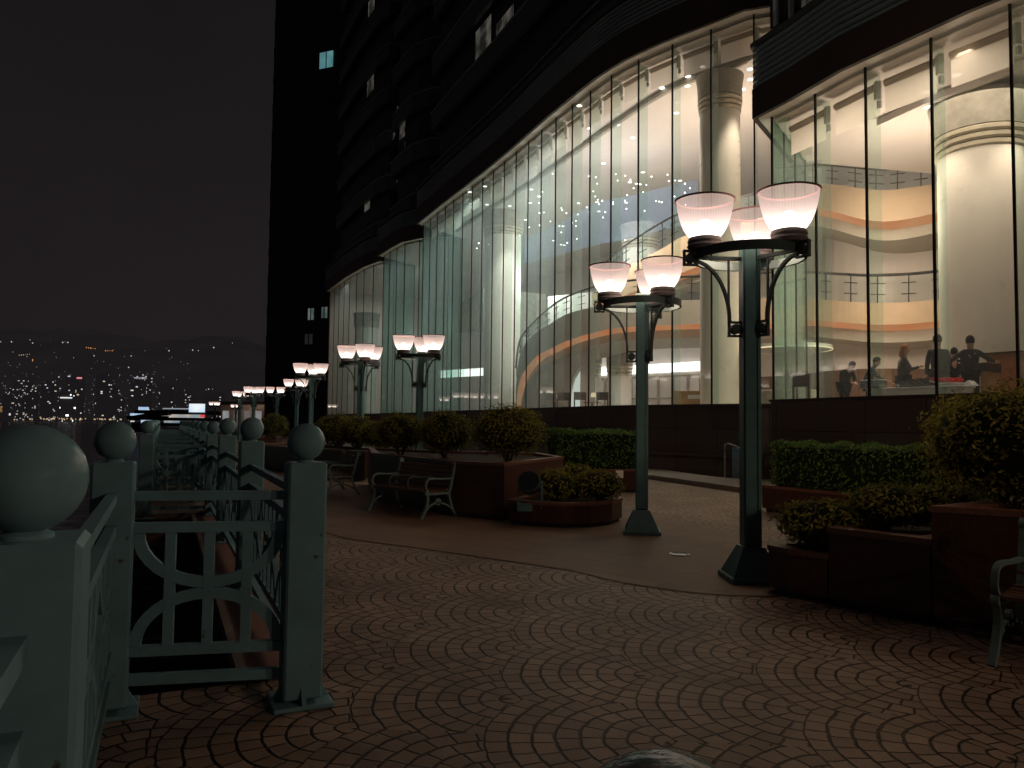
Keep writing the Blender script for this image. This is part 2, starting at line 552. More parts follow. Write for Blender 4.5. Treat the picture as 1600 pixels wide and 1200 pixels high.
M['lens'] = mat('floodlight_lens', (0.5, 0.52, 0.5), 0.12, 0.05, 6)
M['sign'] = mat('white_plate', (0.7, 0.7, 0.68), 0.5, 0.05, 5)
M['hill'] = emit_var('haze_glow_hill', (.0088, .0076, .0082), 1.0, (.0108, .0092, .0098), .004, (0.12, 0.11, 0.12))  # faint emission paints distance haze onto the hill
M['curtain'] = None


# ------------------------------------------------------------------ mesh helpers
class MB:
    def __init__(s):
        s.v = []
        s.f = []
        s.smooth = False

    def add(s, vs, fs):
        o = len(s.v)
        s.v += [tuple(p) for p in vs]
        s.f += [tuple(i + o for i in f) for f in fs]
        return s

    def box(s, c, size, rz=0.0, bev=0.0):
        x, y, z = (q / 2 for q in size)
        cs, sn = math.cos(rz), math.sin(rz)
        if bev <= 0:
            pts = [(a * x, b * y, d * z) for d in (-1, 1) for a, b in ((-1, -1), (1, -1), (1, 1), (-1, 1))]
            fs = [(3, 2, 1, 0), (4, 5, 6, 7), (0, 1, 5, 4), (1, 2, 6, 5), (2, 3, 7, 6), (3, 0, 4, 7)]
        else:
            b_ = bev
            ring = [(-x + b_, -y), (x - b_, -y), (x, -y + b_), (x, y - b_), (x - b_, y), (-x + b_, y), (-x, y - b_), (-x, -y + b_)]
            ins = [(a - math.copysign(b_, a) if abs(a) > x - b_ * 0.5 else a, q - math.copysign(b_, q) if abs(q) > y - b_ * 0.5 else q) for a, q in ring]
            pts = [(a, q, -z) for a, q in ins] + [(a, q, -z + b_) for a, q in ring] + [(a, q, z - b_) for a, q in ring] + [(a, q, z) for a, q in ins]
            fs = [tuple(range(7, -1, -1)), tuple(range(24, 32))]
            for k in range(3):
                for i in range(8):
                    j = (i + 1) % 8
                    fs.append((k * 8 + i, k * 8 + j, k * 8 + 8 + j, k * 8 + 8 + i))
        s.add([(c[0] + p[0] * cs - p[1] * sn, c[1] + p[0] * sn + p[1] * cs, c[2] + p[2]) for p in pts], fs)
        return s

    def bar(s, a, b, w, h, up=(0, 0, 1)):
        """rectangular bar from a to b; w across, h along up"""
        a, b = Vector(a), Vector(b)
        d = (b - a).normalized()
        u = Vector(up)
        x = d.cross(u)
        if x.length < 1e-6:
            x = d.cross(Vector((1, 0, 0)))
        x.normalize()
        u = x.cross(d).normalized()
        pts = []
        for p in (a, b):
            for i, j in ((-1, -1), (1, -1), (1, 1), (-1, 1)):
                pts.append(p + x * (i * w / 2) + u * (j * h / 2))
        s.add(pts, [(0, 1, 2, 3), (7, 6, 5, 4), (0, 4, 5, 1), (1, 5, 6, 2), (2, 6, 7, 3), (3, 7, 4, 0)])
        return s

    def strip(s, path, w, h, up):
        """bar swept along a path: w measured across (path x up), h along up"""
        n = len(path)
        P = [Vector(p) for p in path]
        pts = []
        for i in range(n):
            d = (P[min(i + 1, n - 1)] - P[max(i - 1, 0)]).normalized()
            u = Vector(up)
            x = d.cross(u).normalized()
            for a, b in ((-1, -1), (1, -1), (1, 1), (-1, 1)):
                pts.append(P[i] + x * (a * w / 2) + u * (b * h / 2))
        fs = [(0, 1, 2, 3), tuple(range(4 * n - 1, 4 * n - 5, -1))]
        for i in range(n - 1):
            for k in range(4):
                l = (k + 1) % 4
                fs.append((4 * i + k, 4 * i + 4 + k, 4 * i + 4 + l, 4 * i + l))
        s.add(pts, fs)
        return s

    def tube(s, path, r, seg=8):
        P = [Vector(p) for p in path]
        n = len(P)
        rs = r if isinstance(r, (list, tuple)) else [r] * n
        pts = []
        last = None
        for i in range(n):
            d = (P[min(i + 1, n - 1)] - P[max(i - 1, 0)]).normalized()
            if last is None:
                x = d.orthogonal().normalized()
            else:
                x = (last - d * last.dot(d))
                x = x.normalized() if x.length > 1e-6 else d.orthogonal().normalized()
            last = x
            y = d.cross(x)
            for k in range(seg):
                a = 2 * PI * k / seg
                pts.append(P[i] + (x * math.cos(a) + y * math.sin(a)) * rs[i])
        fs = [tuple(range(seg - 1, -1, -1)), tuple(range((n - 1) * seg, n * seg))]
        for i in range(n - 1):
            for k in range(seg):
                l = (k + 1) % seg
                fs.append((i * seg + k, i * seg + l, i * seg + seg + l, i * seg + seg + k))
        s.add(pts, fs)
        return s

    def lathe(s, prof, seg=24, c=(0, 0, 0), cap=True, a0=0.0, a1=2 * PI):
        full = abs(a1 - a0 - 2 * PI) < 1e-6
        m = seg if full else seg + 1
        pts = []
        for r, z in prof:
            for k in range(m):
                a = a0 + (a1 - a0) * k / seg
                pts.append((c[0] + r * math.cos(a), c[1] + r * math.sin(a), c[2] + z))
        fs = []
        for i in range(len(prof) - 1):
            for k in range(seg):
                l = (k + 1) % m
                fs.append((i * m + k, i * m + l, i * m + m + l, i * m + m + k))
        if cap and full:
            if prof[0][0] > 1e-5:
                fs.append(tuple(range(m - 1, -1, -1)))
            if prof[-1][0] > 1e-5:
                fs.append(tuple(range((len(prof) - 1) * m, len(prof) * m)))
        s.add(pts, fs)
        return s

    def prism(s, poly, z0, z1, bottom=True):
        n = len(poly)
        ar = sum(poly[i][0] * poly[(i + 1) % n][1] - poly[(i + 1) % n][0] * poly[i][1] for i in range(n))
        if ar < 0:
            poly = poly[::-1]
        pts = [(p[0], p[1], z0) for p in poly] + [(p[0], p[1], z1) for p in poly]
        fs = [tuple(range(n, 2 * n))]
        if bottom:
            fs.append(tuple(range(n - 1, -1, -1)))
        for i in range(n):
            j = (i + 1) % n
            fs.append((i, j, n + j, n + i))
        s.add(pts, fs)
        return s

    def sheet(s, poly, z, flip=False):
        n = len(poly)
        ar = sum(poly[i][0] * poly[(i + 1) % n][1] - poly[(i + 1) % n][0] * poly[i][1] for i in range(n))
        if (ar < 0) != flip:
            poly = poly[::-1]
        s.add([(p[0], p[1], z) for p in poly], [tuple(range(n))])
        return s

    def wall(s, path, z0, z1):
        """upright sheet along a plan path; z0/z1 numbers or lists"""
        n = len(path)
        g = lambda z, i: z[i] if isinstance(z, (list, tuple)) else z
        pts = []
        for i, p in enumerate(path):
            pts += [(p[0], p[1], g(z0, i)), (p[0], p[1], g(z1, i))]
        s.add(pts, [(2 * i, 2 * i + 2, 2 * i + 3, 2 * i + 1) for i in range(n - 1)])
        return s

    def slabwall(s, path, z0, z1, th):
        """upright wall of thickness th (to the right of the path)"""
        off = offset(path, th)
        g = lambda z, i: z[i] if isinstance(z, (list, tuple)) else z
        n = len(path)
        pts = []
        for i in range(n):
            a, b = path[i], off[i]
            pts += [(a[0], a[1], g(z0, i)), (a[0], a[1], g(z1, i)), (b[0], b[1], g(z1, i)), (b[0], b[1], g(z0, i))]
        fs = [(0, 1, 2, 3), tuple(range(4 * n - 1, 4 * n - 5, -1))]
        for i in range(n - 1):
            for k in range(4):
                l = (k + 1) % 4
                fs.append((4 * i + k, 4 * i + 4 + k, 4 * i + 4 + l, 4 * i + l))
        s.add(pts, fs)
        return s

    def sphere(s, c, r, seg=20, rings=12, sc_=(1, 1, 1)):
        prof = [(max(1e-6, r * math.sin(PI * i / rings)), -r * math.cos(PI * i / rings)) for i in range(rings + 1)]
        o = len(s.v)
        s.lathe(prof, seg, (0, 0, 0), cap=False)
        for i in range(o, len(s.v)):
            p = s.v[i]
            s.v[i] = (c[0] + p[0] * sc_[0], c[1] + p[1] * sc_[1], c[2] + p[2] * sc_[2])
        return s

    def build(s, name, m, parent=None, world=False, smooth=None, angle=35, kind=None):
        off = Vector((0, 0, 0))
        if world and parent is not None:
            off = parent.location
        me = bpy.data.meshes.new(name)
        me.from_pydata([(p[0] - off.x, p[1] - off.y, p[2] - off.z) for p in s.v], [], s.f)
        me.validate()
        bm = bmesh.new()
        bm.from_mesh(me)
        bmesh.ops.recalc_face_normals(bm, faces=bm.faces) if s.closed() else None
        bm.to_mesh(me)
        bm.free()
        me.materials.append(m)
        o = bpy.data.objects.new(name, me)
        col.objects.link(o)
        if parent:
            o.parent = parent
        if smooth or s.smooth:
            me.shade_smooth()
            me.set_sharp_from_angle(angle=R(angle))
        if kind:
            o['kind'] = kind
        return o

    def closed(s):
        return True


def offset(path, d):
    """offset a plan path to its right by d"""
    P = [Vector((p[0], p[1])) for p in path]
    out = []
    n = len(P)
    for i in range(n):
        ds = []
        if i > 0:
            ds.append((P[i] - P[i - 1]).normalized())
        if i < n - 1:
            ds.append((P[i + 1] - P[i]).normalized())
        ns = [Vector((q.y, -q.x)) for q in ds]
        if len(ns) == 1:
            q = ns[0] * d
        else:
            b = (ns[0] + ns[1])
            b.normalize()
            c = max(0.35, b.dot(ns[0]))
            q = b * (d / c)
        out.append((P[i].x + q.x, P[i].y + q.y))
    return out


def resample(path, step):
    P = [Vector((p[0], p[1])) for p in path]
    L = [0]
    for i in range(1, len(P)):
        L.append(L[-1] + (P[i] - P[i - 1]).length)
    n = max(1, round(L[-1] / step))
    out = []
    for k in range(n + 1):
        s = L[-1] * k / n
        i = 1
        while i < len(L) - 1 and L[i] < s:
            i += 1
        t = (s - L[i - 1]) / (L[i] - L[i - 1])
        q = P[i - 1].lerp(P[i], t)
        out.append((q.x, q.y))
    return out


def smooth_path(P, n=4):
    """Catmull-Rom through points (tuples of any length)"""
    out = []
    m = len(P)
    for i in range(m - 1):
        p0, p1, p2, p3 = P[max(i - 1, 0)], P[i], P[i + 1], P[min(i + 2, m - 1)]
        for k in range(n):
            t = k / n
            out.append(tuple(0.5 * (2 * b + (c - a) * t + (2 * a - 5 * b + 4 * c - d) * t * t + (3 * b - a - 3 * c + d) * t ** 3)
                             for a, b, c, d in zip(p0, p1, p2, p3)))
    out.append(tuple(P[-1]))
    return out


def tag(o, label, cat, group=None, kind=None):
    o['label'] = label
    o['category'] = cat
    if group:
        o['group'] = group
    if kind:
        o['kind'] = kind
    return o


def thing(name, label, cat, loc=(0, 0, 0), rz=0.0, group=None):
    o = bpy.data.objects.new(name, None)
    o.empty_display_size = 0.2
    col.objects.link(o)
    o.location = loc
    o.rotation_euler = (0, 0, rz)
    return tag(o, label, cat, group)


def dup(root, loc, rz=0.0, label=None, group=None, scale=None):
    kids = [c for c in bpy.data.objects if c.parent == root]
    r = root.copy()
    col.objects.link(r)
    r.location = loc
    r.rotation_euler = (0, 0, rz)
    if scale:
        r.scale = scale
    if label:
        r['label'] = label
    if group:
        r['group'] = group
    for ch in kids:
        c = ch.copy()
        col.objects.link(c)
        c.parent = r
        for g in [q for q in bpy.data.objects if q.parent == ch]:
            d = g.copy()
            col.objects.link(d)
            d.parent = c
    return r


def structure(o):
    o['kind'] = 'structure'
    return o


# ------------------------------------------------------------------ world and light
w = bpy.data.worlds.new('World')
sc.world = w
w.use_nodes = True
nt = w.node_tree
nt.nodes.clear()
wo = nt.nodes.new('ShaderNodeOutputWorld')
sky = nt.nodes.new('ShaderNodeTexSky')
sky.sky_type = 'NISHITA'
sky.sun_disc = False
sky.sun_elevation = R(-8)
sky.sun_rotation = R(200)
bg1 = nt.nodes.new('ShaderNodeBackground')
bg1.inputs[1].default_value = 0.05
nt.links.new(sky.outputs[0], bg1.inputs[0])
# city glow caught in low cloud, brighter towards the horizon
tcw = nt.nodes.new('ShaderNodeTexCoord')
spw = nt.nodes.new('ShaderNodeSeparateXYZ')
nt.links.new(tcw.outputs['Generated'], spw.inputs[0])
cr = nt.nodes.new('ShaderNodeValToRGB')
nt.links.new(spw.outputs[2], cr.inputs[0])
cr.color_ramp.elements[0].position = 0.0
cr.color_ramp.elements[0].color = (0.0152, 0.0125, 0.0138, 1)
cr.color_ramp.elements[1].position = 0.5
cr.color_ramp.elements[1].color = (0.0096, 0.0081, 0.0090, 1)
e = cr.color_ramp.elements.new(0.12)
e.color = (0.0142, 0.0117, 0.0129, 1)
cn = nt.nodes.new('ShaderNodeTexNoise')
cn.inputs['Scale'].default_value = 3.0
cn.inputs['Detail'].default_value = 5
nt.links.new(tcw.outputs['Generated'], cn.inputs['Vector'])
mr = nt.nodes.new('ShaderNodeMapRange')
mr.inputs[3].default_value = 0.75
mr.inputs[4].default_value = 1.25
nt.links.new(cn.outputs['Fac'], mr.inputs[0])
bg2 = nt.nodes.new('ShaderNodeBackground')
nt.links.new(cr.outputs[0], bg2.inputs[0])
nt.links.new(mr.outputs[0], bg2.inputs[1])
ad = nt.nodes.new('ShaderNodeAddShader')
nt.links.new(bg1.outputs[0], ad.inputs[0])
nt.links.new(bg2.outputs[0], ad.inputs[1])
nt.links.new(ad.outputs[0], wo.inputs[0])

sc.view_settings.view_transform = 'Standard'
sc.view_settings.look = 'None'
sc.view_settings.exposure = 0
cy = sc.cycles
cy.max_bounces = 10
cy.diffuse_bounces = 3
cy.glossy_bounces = 3
cy.transmission_bounces = 4
cy.transparent_max_bounces = 24
cy.caustics_reflective = False
cy.caustics_refractive = False
cy.sample_clamp_indirect = 2.0
cy.use_denoising = True
try:
    cy.denoiser = 'OPENIMAGEDENOISE'
except Exception:
    pass


def light(name, typ, loc, power, c, parent=None, size=0.1, size_y=None, rot=(0, 0, 0), spread=None):
    d = bpy.data.lights.new(name, typ)
    d.energy = power
    d.color = c
    if typ == 'AREA':
        d.size = size
        if size_y:
            d.shape = 'RECTANGLE'
            d.size_y = size_y
        if spread:
            d.spread = spread
    else:
        d.shadow_soft_size = size
    o = bpy.data.objects.new(name, d)
    col.objects.link(o)
    o.location = loc
    o.rotation_euler = rot
    o.visible_camera = False
    o.visible_glossy = False
    if parent:
        o.parent = parent
    return o


# ------------------------------------------------------------------ ground
UV = Vector((-0.412, 0.911)).normalized()   # run of the quay
RV = Vector((UV.y, -UV.x))                   # towards the hotel
P2 = Vector((-2.2, 4.28))


def e_(t, s):
    q = P2 + UV * t + RV * s
    return (q.x, q.y)


T0, T1 = 0.22, 8.95
mb = MB()
mb.sheet([e_(-40, -.22), e_(T0, -.22), e_(T0, .72), e_(T1, .72), e_(T1, -.22), e_(260, -.22), e_(260, 330), e_(-40, 330)], 0.0)
structure(mb.build('plaza', M['paving']))
# sea wall down to the water, round the landing well
mb = MB()
mb.wall([e_(-40, -.22), e_(T0, -.22), e_(T0, .72), e_(T1, .72), e_(T1, -.22), e_(260, -.22)], -4.0, -0.002)
structure(mb.build('quay_wall', M['granite']))
# landing steps down into the well
mb = MB()
for k in range(11):
    a, b = T1 - 0.32 * k, T1 - 0.32 * (k + 1)
    mb.prism([e_(a, -.2), e_(a, .715), e_(b, .715), e_(b, -.2)], -4.0, -0.16 * (k + 1))
structure(mb.build('landing_steps', M['coping']))
# coping along the well and pale nosing
mb = MB()
mb.prism([e_(T0, .715), e_(T0, 1.22), e_(T1, 1.22), e_(T1, .715)], -0.05, 0.045)
structure(mb.build('coping', M['coping']))
mb = MB()
mb.prism([e_(T0 + .01, .70), e_(T0 + .01, .76), e_(T1 - .01, .76), e_(T1 - .01, .70)], -0.04, 0.055)
structure(mb.build('coping_edge', M['edge']))
mb = MB()
mb.prism([e_(T1, -.22), e_(T1, .9), e_(T1 + .3, .9), e_(T1 + .3, -.22)], -0.1, 0.08)
structure(mb.build('step_edge', M['edge']))

# plain slab band that runs past the planters
inner = [gnd(300, 752), gnd(420, 786), gnd(511, 833), gnd(657, 857), gnd(875, 889), gnd(969, 910), gnd(1080, 926), gnd(1180, 932), gnd(1290, 930)]
inner = smooth_path([(p.x, p.y) for p in inner], 4)
outer = [gnd(1290, 868), gnd(1180, 842), gnd(1060, 815), gnd(900, 778), gnd(760, 752), gnd(620, 728), gnd(520, 712), gnd(430, 700)]
outer = smooth_path([(p.x, p.y) for p in outer], 4)
mb = MB()
mb.sheet(inner + outer, 0.004)
structure(mb.build('path', M['slab']))
mb = MB()
pth = offset(inner, 0.022)
mb.sheet(inner + pth[::-1], 0.008)
structure(mb.build('path_edge', mat('joint_strip', (0.06, 0.04, 0.03), 0.7)))

# sea and far shore
t = NT('harbour_water')
p = t.n('ShaderNodeBsdfPrincipled')
p.inputs['Base Color'].default_value = (0.004, 0.006, 0.007, 1)
p.inputs['Roughness'].default_value = 0.18
p.inputs['Specular IOR Level'].default_value = 0.25
tc = t.n('ShaderNodeTexCoord')
nz = t.n('ShaderNodeTexNoise')
nz.inputs['Scale'].default_value = 0.5
nz.inputs['Detail'].default_value = 5
t.l(tc.outputs['Object'], nz.inputs['Vector'])
b = t.n('ShaderNodeBump')
b.inputs['Strength'].default_value = 0.8
b.inputs['Distance'].default_value = 0.5
t.l(nz.outputs['Fac'], b.inputs['Height'])
t.l(b.outputs[0], p.inputs['Normal'])
t.l(p.outputs[0], t.out.inputs[0])
mb = MB()
mb.sheet([(-9000, -300), (9000, -300), (9000, 9000), (-9000, 9000)], -3.6)
structure(mb.build('sea', t.m))

# ------------------------------------------------------------------ railings
PH, PW = 1.365, 0.215


def make_post(label):
    r = thing('railing_post', label, 'railing post', group='ball-topped railing posts')
    MB().box((0, 0, .02 + PH / 2), (PW, PW, PH - .04), 0, .012).build('shaft', M['teal'], r)
    mb = MB()
    mb.lathe([(.05, 0), (.05, .008), (.034, .016), (.034, .04)], 20, (0, 0, PH))
    mb.build('neck', M['teal'], r, smooth=True)
    MB().sphere((0, 0, PH + .012 + .104),   .107, 40, 24).build('ball', M['teal_ball'], r, smooth=True, angle=80)
    mb = MB()
    mb.box((0, 0, .012), (.33, .33, .024), 0, .006)
    for i, j in ((1, 0), (-1, 0), (0, 1), (0, -1)):
        a = Vector((i, j, 0))
        x = Vector((-j, i, 0))
        q = [a * .1075 + Vector((0, 0, .024)), a * .16 + Vector((0, 0, .024)), a * .1075 + Vector((0, 0, .11))]
        mb.add([v + x * .012 for v in q] + [v - x * .012 for v in q], [(0, 1, 2), (5, 4, 3), (0, 3, 4, 1), (1, 4, 5, 2), (2, 5, 3, 0)])
    mb.build('base_plate', M['teal'], r)
    return r


post0 = make_post('ball-topped teal railing post at the near end of the cross panel, beside the paving')
RZ = math.atan2(UV.y, UV.x)


def make_panel(L, mods, name, label):
    """railing panel along local x from 0 to L"""
    r = thing(name, label, 'railing')
    for z, h in ((1.175, .05), (1.0, .055), (.325, .055), (.17, .055)):
        MB().bar((0, 0, z), (L, 0, z), .05, h).build('rail', M['teal'], r)
    W = L / mods
    zt, zb = 1.0 - .027, .325 + .027
    zm = (zt + zb) / 2
    for k in range(mods):
        cx = W * (k + .5)
        hw = W / 2 - .035
        hh = zt - zm - .03
        for sgn in (1, -1):
            pts = []
            for i in range(17):
                a = PI * i / 16
                x = cx - hw * math.cos(a)
                z = (zt - hh * math.sin(a)) if sgn > 0 else (zb + hh * math.sin(a))
                pts.append((x, 0, z))
            MB().strip(pts, .062, .03, (0, 1, 0)).build('arc', M['teal'], r)
        for q in (.25, .5, .75):
            MB().bar((W * (k + q), 0, zb), (W * (k + q), 0, zt), .054, .034, (0, 1, 0)).build('baluster', M['teal'], r)
    return r


# where the posts stand:  outer line s=0 ; inner line s=1
SP = 3.02
inner_t = [-0.23 + SP * n for n in range(0, 12)]
outer_t = {-2: -2 * SP, -1: -SP, 0: 0.0}
for n in range(3, 12):
    outer_t[n] = SP * n
p3 = e_(inner_t[0], 1.0)
post0.location = (*p3, 0)
post0.rotation_euler = (0, 0, RZ)
ordn = ['', 'second', 'third', 'fourth', 'fifth', 'sixth', 'seventh', 'eighth', 'ninth', 'tenth', 'eleventh', 'twelfth']
for n in range(1, 12):
    dup(post0, (*e_(inner_t[n], 1.0), 0.045 if n < 3 else 0), RZ, '%s ball-topped post along the paving-side railing, counted from the cross panel' % ordn[n])
lab = {-2: 'ball-topped teal post behind the big ball, end of the nearest seaward panel',
       -1: 'huge nearest ball-topped post at the left edge of the photo',
       0: 'ball-topped teal post on the seaward end of the near cross panel'}
for n, tt in outer_t.items():
    if n == -2:
        continue
    dup(post0, (*e_(tt, 0), 0), RZ, lab.get(n, '%s ball-topped post along the seaward railing beyond the landing well' % (ordn[n - 2] if n > 3 else 'first')))


def put_panel(src, a, b, label, group):
    d = Vector(b) - Vector(a)
    rz = math.atan2(d.y, d.x)
    u = d.normalized()
    s = Vector(a) + u * (PW / 2 - .005)
    return dup(src, (s.x, s.y, 0), rz, label, group)


LL = SP - PW + .01
long0 = make_panel(LL, 3, 'quay_railing', 'teal railing panel with arcs on the seaward side, beside the huge nearest ball')
a, b = Vector(e_(-SP, 0)), Vector(e_(0, 0))
u = (b - a).normalized()
long0.location = (*(a + u * (PW / 2 - .005)), 0)
long0.rotation_euler = (0, 0, RZ)
long0['group'] = 'long railing panels'
put_panel(long0, e_(-2 * SP, 0), e_(-SP, 0), 'teal railing panel cut off by the bottom left corner', 'long railing panels')
for n in range(3, 11):
    put_panel(long0, e_(SP * n, 0), e_(SP * (n + 1), 0), 'seaward long railing panel after %s post beyond the well' % (ordn[n - 2] if n > 3 else 'the first'), 'long railing panels')
for n in range(0, 11):
    put_panel(long0, e_(inner_t[n], 1.0), e_(inner_t[n + 1], 1.0), 'paving-side long railing panel reaching the %s post from the cross panel' % ordn[n + 1], 'long railing panels')
a, b = Vector(e_(0, 0)), Vector(p3)
crossL = (b - a).length - PW + .01
cross0 = make_panel(crossL, 1, 'cross_railing', 'near cross panel of the railing with two touching arcs between two ball posts')
u = (b - a).normalized()
cross0.location = (*(a + u * (PW / 2 - .005)), 0)
cross0.rotation_euler = (0, 0, math.atan2(u.y, u.x))
for k, n in enumerate((3, 4, 5, 6, 7, 8, 9, 10)):
    put_panel(cross0, e_(SP * n, 0), e_(inner_t[n], 1.0), '%s cross panel seen through the railing beyond the landing well' % ('first' if k == 0 else ordn[k]), 'far cross panels')

# low bollard right in front of the camera
bq = at(1040, 1366, 0.66)
r = thing('bollard', 'low teal ball-topped bollard cut off by the bottom edge of the photo', 'bollard', (bq.x, bq.y, 0))
zc = bq.z
MB().box((0, 0, .03 + (zc - .13) / 2), (.17, .17, zc - .13), R(20), .012).build('shaft', M['teal'], r)
MB().lathe([(.05, 0), (.045, .05)], 16, (0, 0, zc - .125)).build('neck', M['teal'], r, smooth=True)
MB().sphere((0, 0, zc), .095, 40, 24).build('ball', mat('glossy_teal', (0.13, 0.18, 0.18), 0.2, 0.2, 9, bump=0.5, bscale=30, wear=((0.3, 0.22, 0.2), 12, 0.62)), r, smooth=True, angle=80)
MB().box((0, 0, .015), (.3, .3, .03), R(20), .006).build('base_plate', M['teal'], r)

# ------------------------------------------------------------------ street lamps
t = NT('lamp_shade')
tr = t.n('ShaderNodeBsdfTransparent')
tr.inputs[0].default_value = (0.97, 0.9, 0.88, 1)
em = t.n('ShaderNodeEmission')
tc = t.n('ShaderNodeTexCoord')
sp = t.n('ShaderNodeSeparateXYZ')
t.l(tc.outputs['Object'], sp.inputs[0])
# moulded prismatic ribs and glow that fades from the bulb to the rim
ang = t.math('ARCTAN2', sp.outputs[1], sp.outputs[0])
rib = t.math('SINE', t.math('MULTIPLY', ang, 56.0))
gz = t.n('ShaderNodeMapRange')
gz.inputs[1].default_value = 0.0
gz.inputs[2].default_value = 0.42
gz.inputs[3].default_value = 1.0
gz.inputs[4].default_value = 0.0
t.l(sp.outputs[2], gz.inputs[0])
glow = t.math('ADD', 0.68, t.math('MULTIPLY', t.math('POWER', gz.outputs[0], 2.6), 2.6))
stg = t.math('MULTIPLY', glow, t.math('ADD', 1.0, t.math('MULTIPLY', rib, 0.05)))
t.l(stg, em.inputs[1])
t.l(t.mix(t.math('POWER', gz.outputs[0], 2.0), (1.0, 0.71, 0.61), (1.0, 0.86, 0.78)), em.inputs[0])
gl = t.n('ShaderNodeBsdfGlossy')
gl.inputs['Roughness'].default_value = 0.1
fr = t.n('ShaderNodeLayerWeight')
fr.inputs[0].default_value = 0.35
mx = t.n('ShaderNodeMixShader')
t.l(t.math('MINIMUM', t.math('ADD', t.math('MULTIPLY', fr.outputs['Facing'], 0.4), 0.55), 0.92), mx.inputs[0])
t.l(tr.outputs[0], mx.inputs[1])
t.l(em.outputs[0], mx.inputs[2])
t.l(mx.outputs[0], t.out.inputs[0])
t.m.cycles.emission_sampling = 'NONE'
M['shade'] = t.m
M['bulb'] = emit('lamp_bulb', (1.0, 0.86, 0.74), 6.0)
M['shade_rim'] = mat('shade_rim', (0.06, 0.04, 0.045), 0.35, 0.2, 10)

BR = 0.53
LAMP_P = 120.0


def make_lamp(label, angs):
    r = thing('street_lamp', label, 'street lamp', group='three-bowl street lamps on the promenade')
    mb = MB()
    mb.box((0, 0, .03), (.60, .60, .06), 0, .01)
    a, bb = .27, .125
    q = [(-a, -a, .06), (a, -a, .06), (a, a, .06), (-a, a, .06), (-bb, -bb, .36), (bb, -bb, .36), (bb, bb, .36), (-bb, bb, .36)]
    mb.add(q, [(0, 1, 5, 4), (1, 2, 6, 5), (2, 3, 7, 6), (3, 0, 4, 7), (4, 5, 6, 7), (3, 2, 1, 0)])
    mb.build('base', M['teal_lamp'], r)
    mb = MB()
    mb.box((0, 0, .36 + 1.625), (.20, .20, 3.25), 0, .012)
    mb.build('pole', M['teal_lamp'], r)
    mb = MB()
    for s in (-1, 1):
        mb.box((s * .07, -.108, 1.985), (.03, .016, 3.2))
        mb.box((s * .07, .108, 1.985), (.03, .016, 3.2))
    mb.build('pole_fillet', M['teal_lamp'], r)
    MB().box((0, 0, 3.64), (.23, .23, .06), 0, .01).build('pole_cap', M['ringin'], r)
    mb = MB()
    n = 48
    mb.lathe([(.60, 0), (.63, 0), (.63, .10), (.60, .10), (.60, 0)], n, (0, 0, 3.46), cap=False)
    mb.build('ring', M['iron'], r, smooth=True)
    MB().lathe([(.598, .004), (.598, .096)], n, (0, 0, 3.46), cap=False).build('ring_lining', M['ringin'], r, smooth=True)
    for ad_ in angs:
        a = R(ad_)
        d = Vector((math.cos(a), math.sin(a), 0))
        x = Vector((-d.y, d.x, 0))
        Z = Vector((0, 0, 1))
        mb = MB()
        arc = []
        for i in range(15):
            q = PI / 2 * i / 14
            arc.append(d * (.24 + .44 * (1 - math.cos(q))) + Z * (2.78 + .66 * math.sin(q)))
        mb.strip(arc, .03, .05, x)
        mb.bar(d * .25 + Z * 2.74, d * .25 + Z * 3.47, .022, .022, x)
        mb.bar(d * .1 + Z * 3.475, d * .62 + Z * 3.475, .035, .04)
        k = mb.build('bracket', M['iron'], r)
        for cr_, cz in ((.17, 2.70), (.70, 3.47)):
            mb = MB()
            c = d * cr_ + Z * cz
            # open square plate: four bars round a round boss
            s = .075
            for sx in (-1, 1):
                mb.bar(c + d * (sx * s) - Z * (s + .012), c + d * (sx * s) + Z * (s + .012), .05, .022, d)
                mb.bar(c + Z * (sx * s) - d * (s + .012), c + Z * (sx * s) + d * (s + .012), .05, .022)
            pts = [c - x * .04, c - x * .034, c + x * .034, c + x * .04]
            mb.tube(pts, [.035, .058, .058, .035], 14)
            mb.build('boss_plate', M['iron'], k)
        # lantern
        c = d * BR
        mb = MB()
        mb.lathe([(.12, 3.545), (.185, 3.56), (.205, 3.60), (.19, 3.625), (.20, 3.65), (.185, 3.69), (.15, 3.70)], 28, c)
        mb.build('collar', M['collar'], r, smooth=True)
        prof = [(.17, 0.0), (.205, .04), (.24, .09), (.272, .16), (.297, .24), (.315, .32), (.325, .40), (.335, .405)]
        sh = MB().lathe(prof, 40, (0, 0, 0), cap=False).build('lamp_shade', M['shade'], r, smooth=True)
        sh.location = c + Z * 3.70
        MB().lathe([(.315, .40), (.34, .395), (.345, .415), (.32, .42), (.315, .40)], 40, (0, 0, 0), cap=False).build('rim', M['shade_rim'], sh, smooth=True)
        mb = MB()
        mb.lathe([(.03, .02), (.15, .03), (.185, .06), (.16, .10), (.09, .14), (.05, .19), (.012, .2)], 20)
        mb.build('bulb', M['bulb'], sh, smooth=True)
    return r


lamp0 = make_lamp('nearest and tallest three-bowl street lamp beside the stepped planter', (185, -55, 65))


def lamp_lights(root, rz, angs, n, power):
    for ad_ in angs[:n]:
        a = R(ad_)
        light('lamp_glow', 'POINT', (BR * math.cos(a), BR * math.sin(a), 3.98 if n > 1 else 4.3), power, (1.0, 0.70, 0.50), root, 0.09)


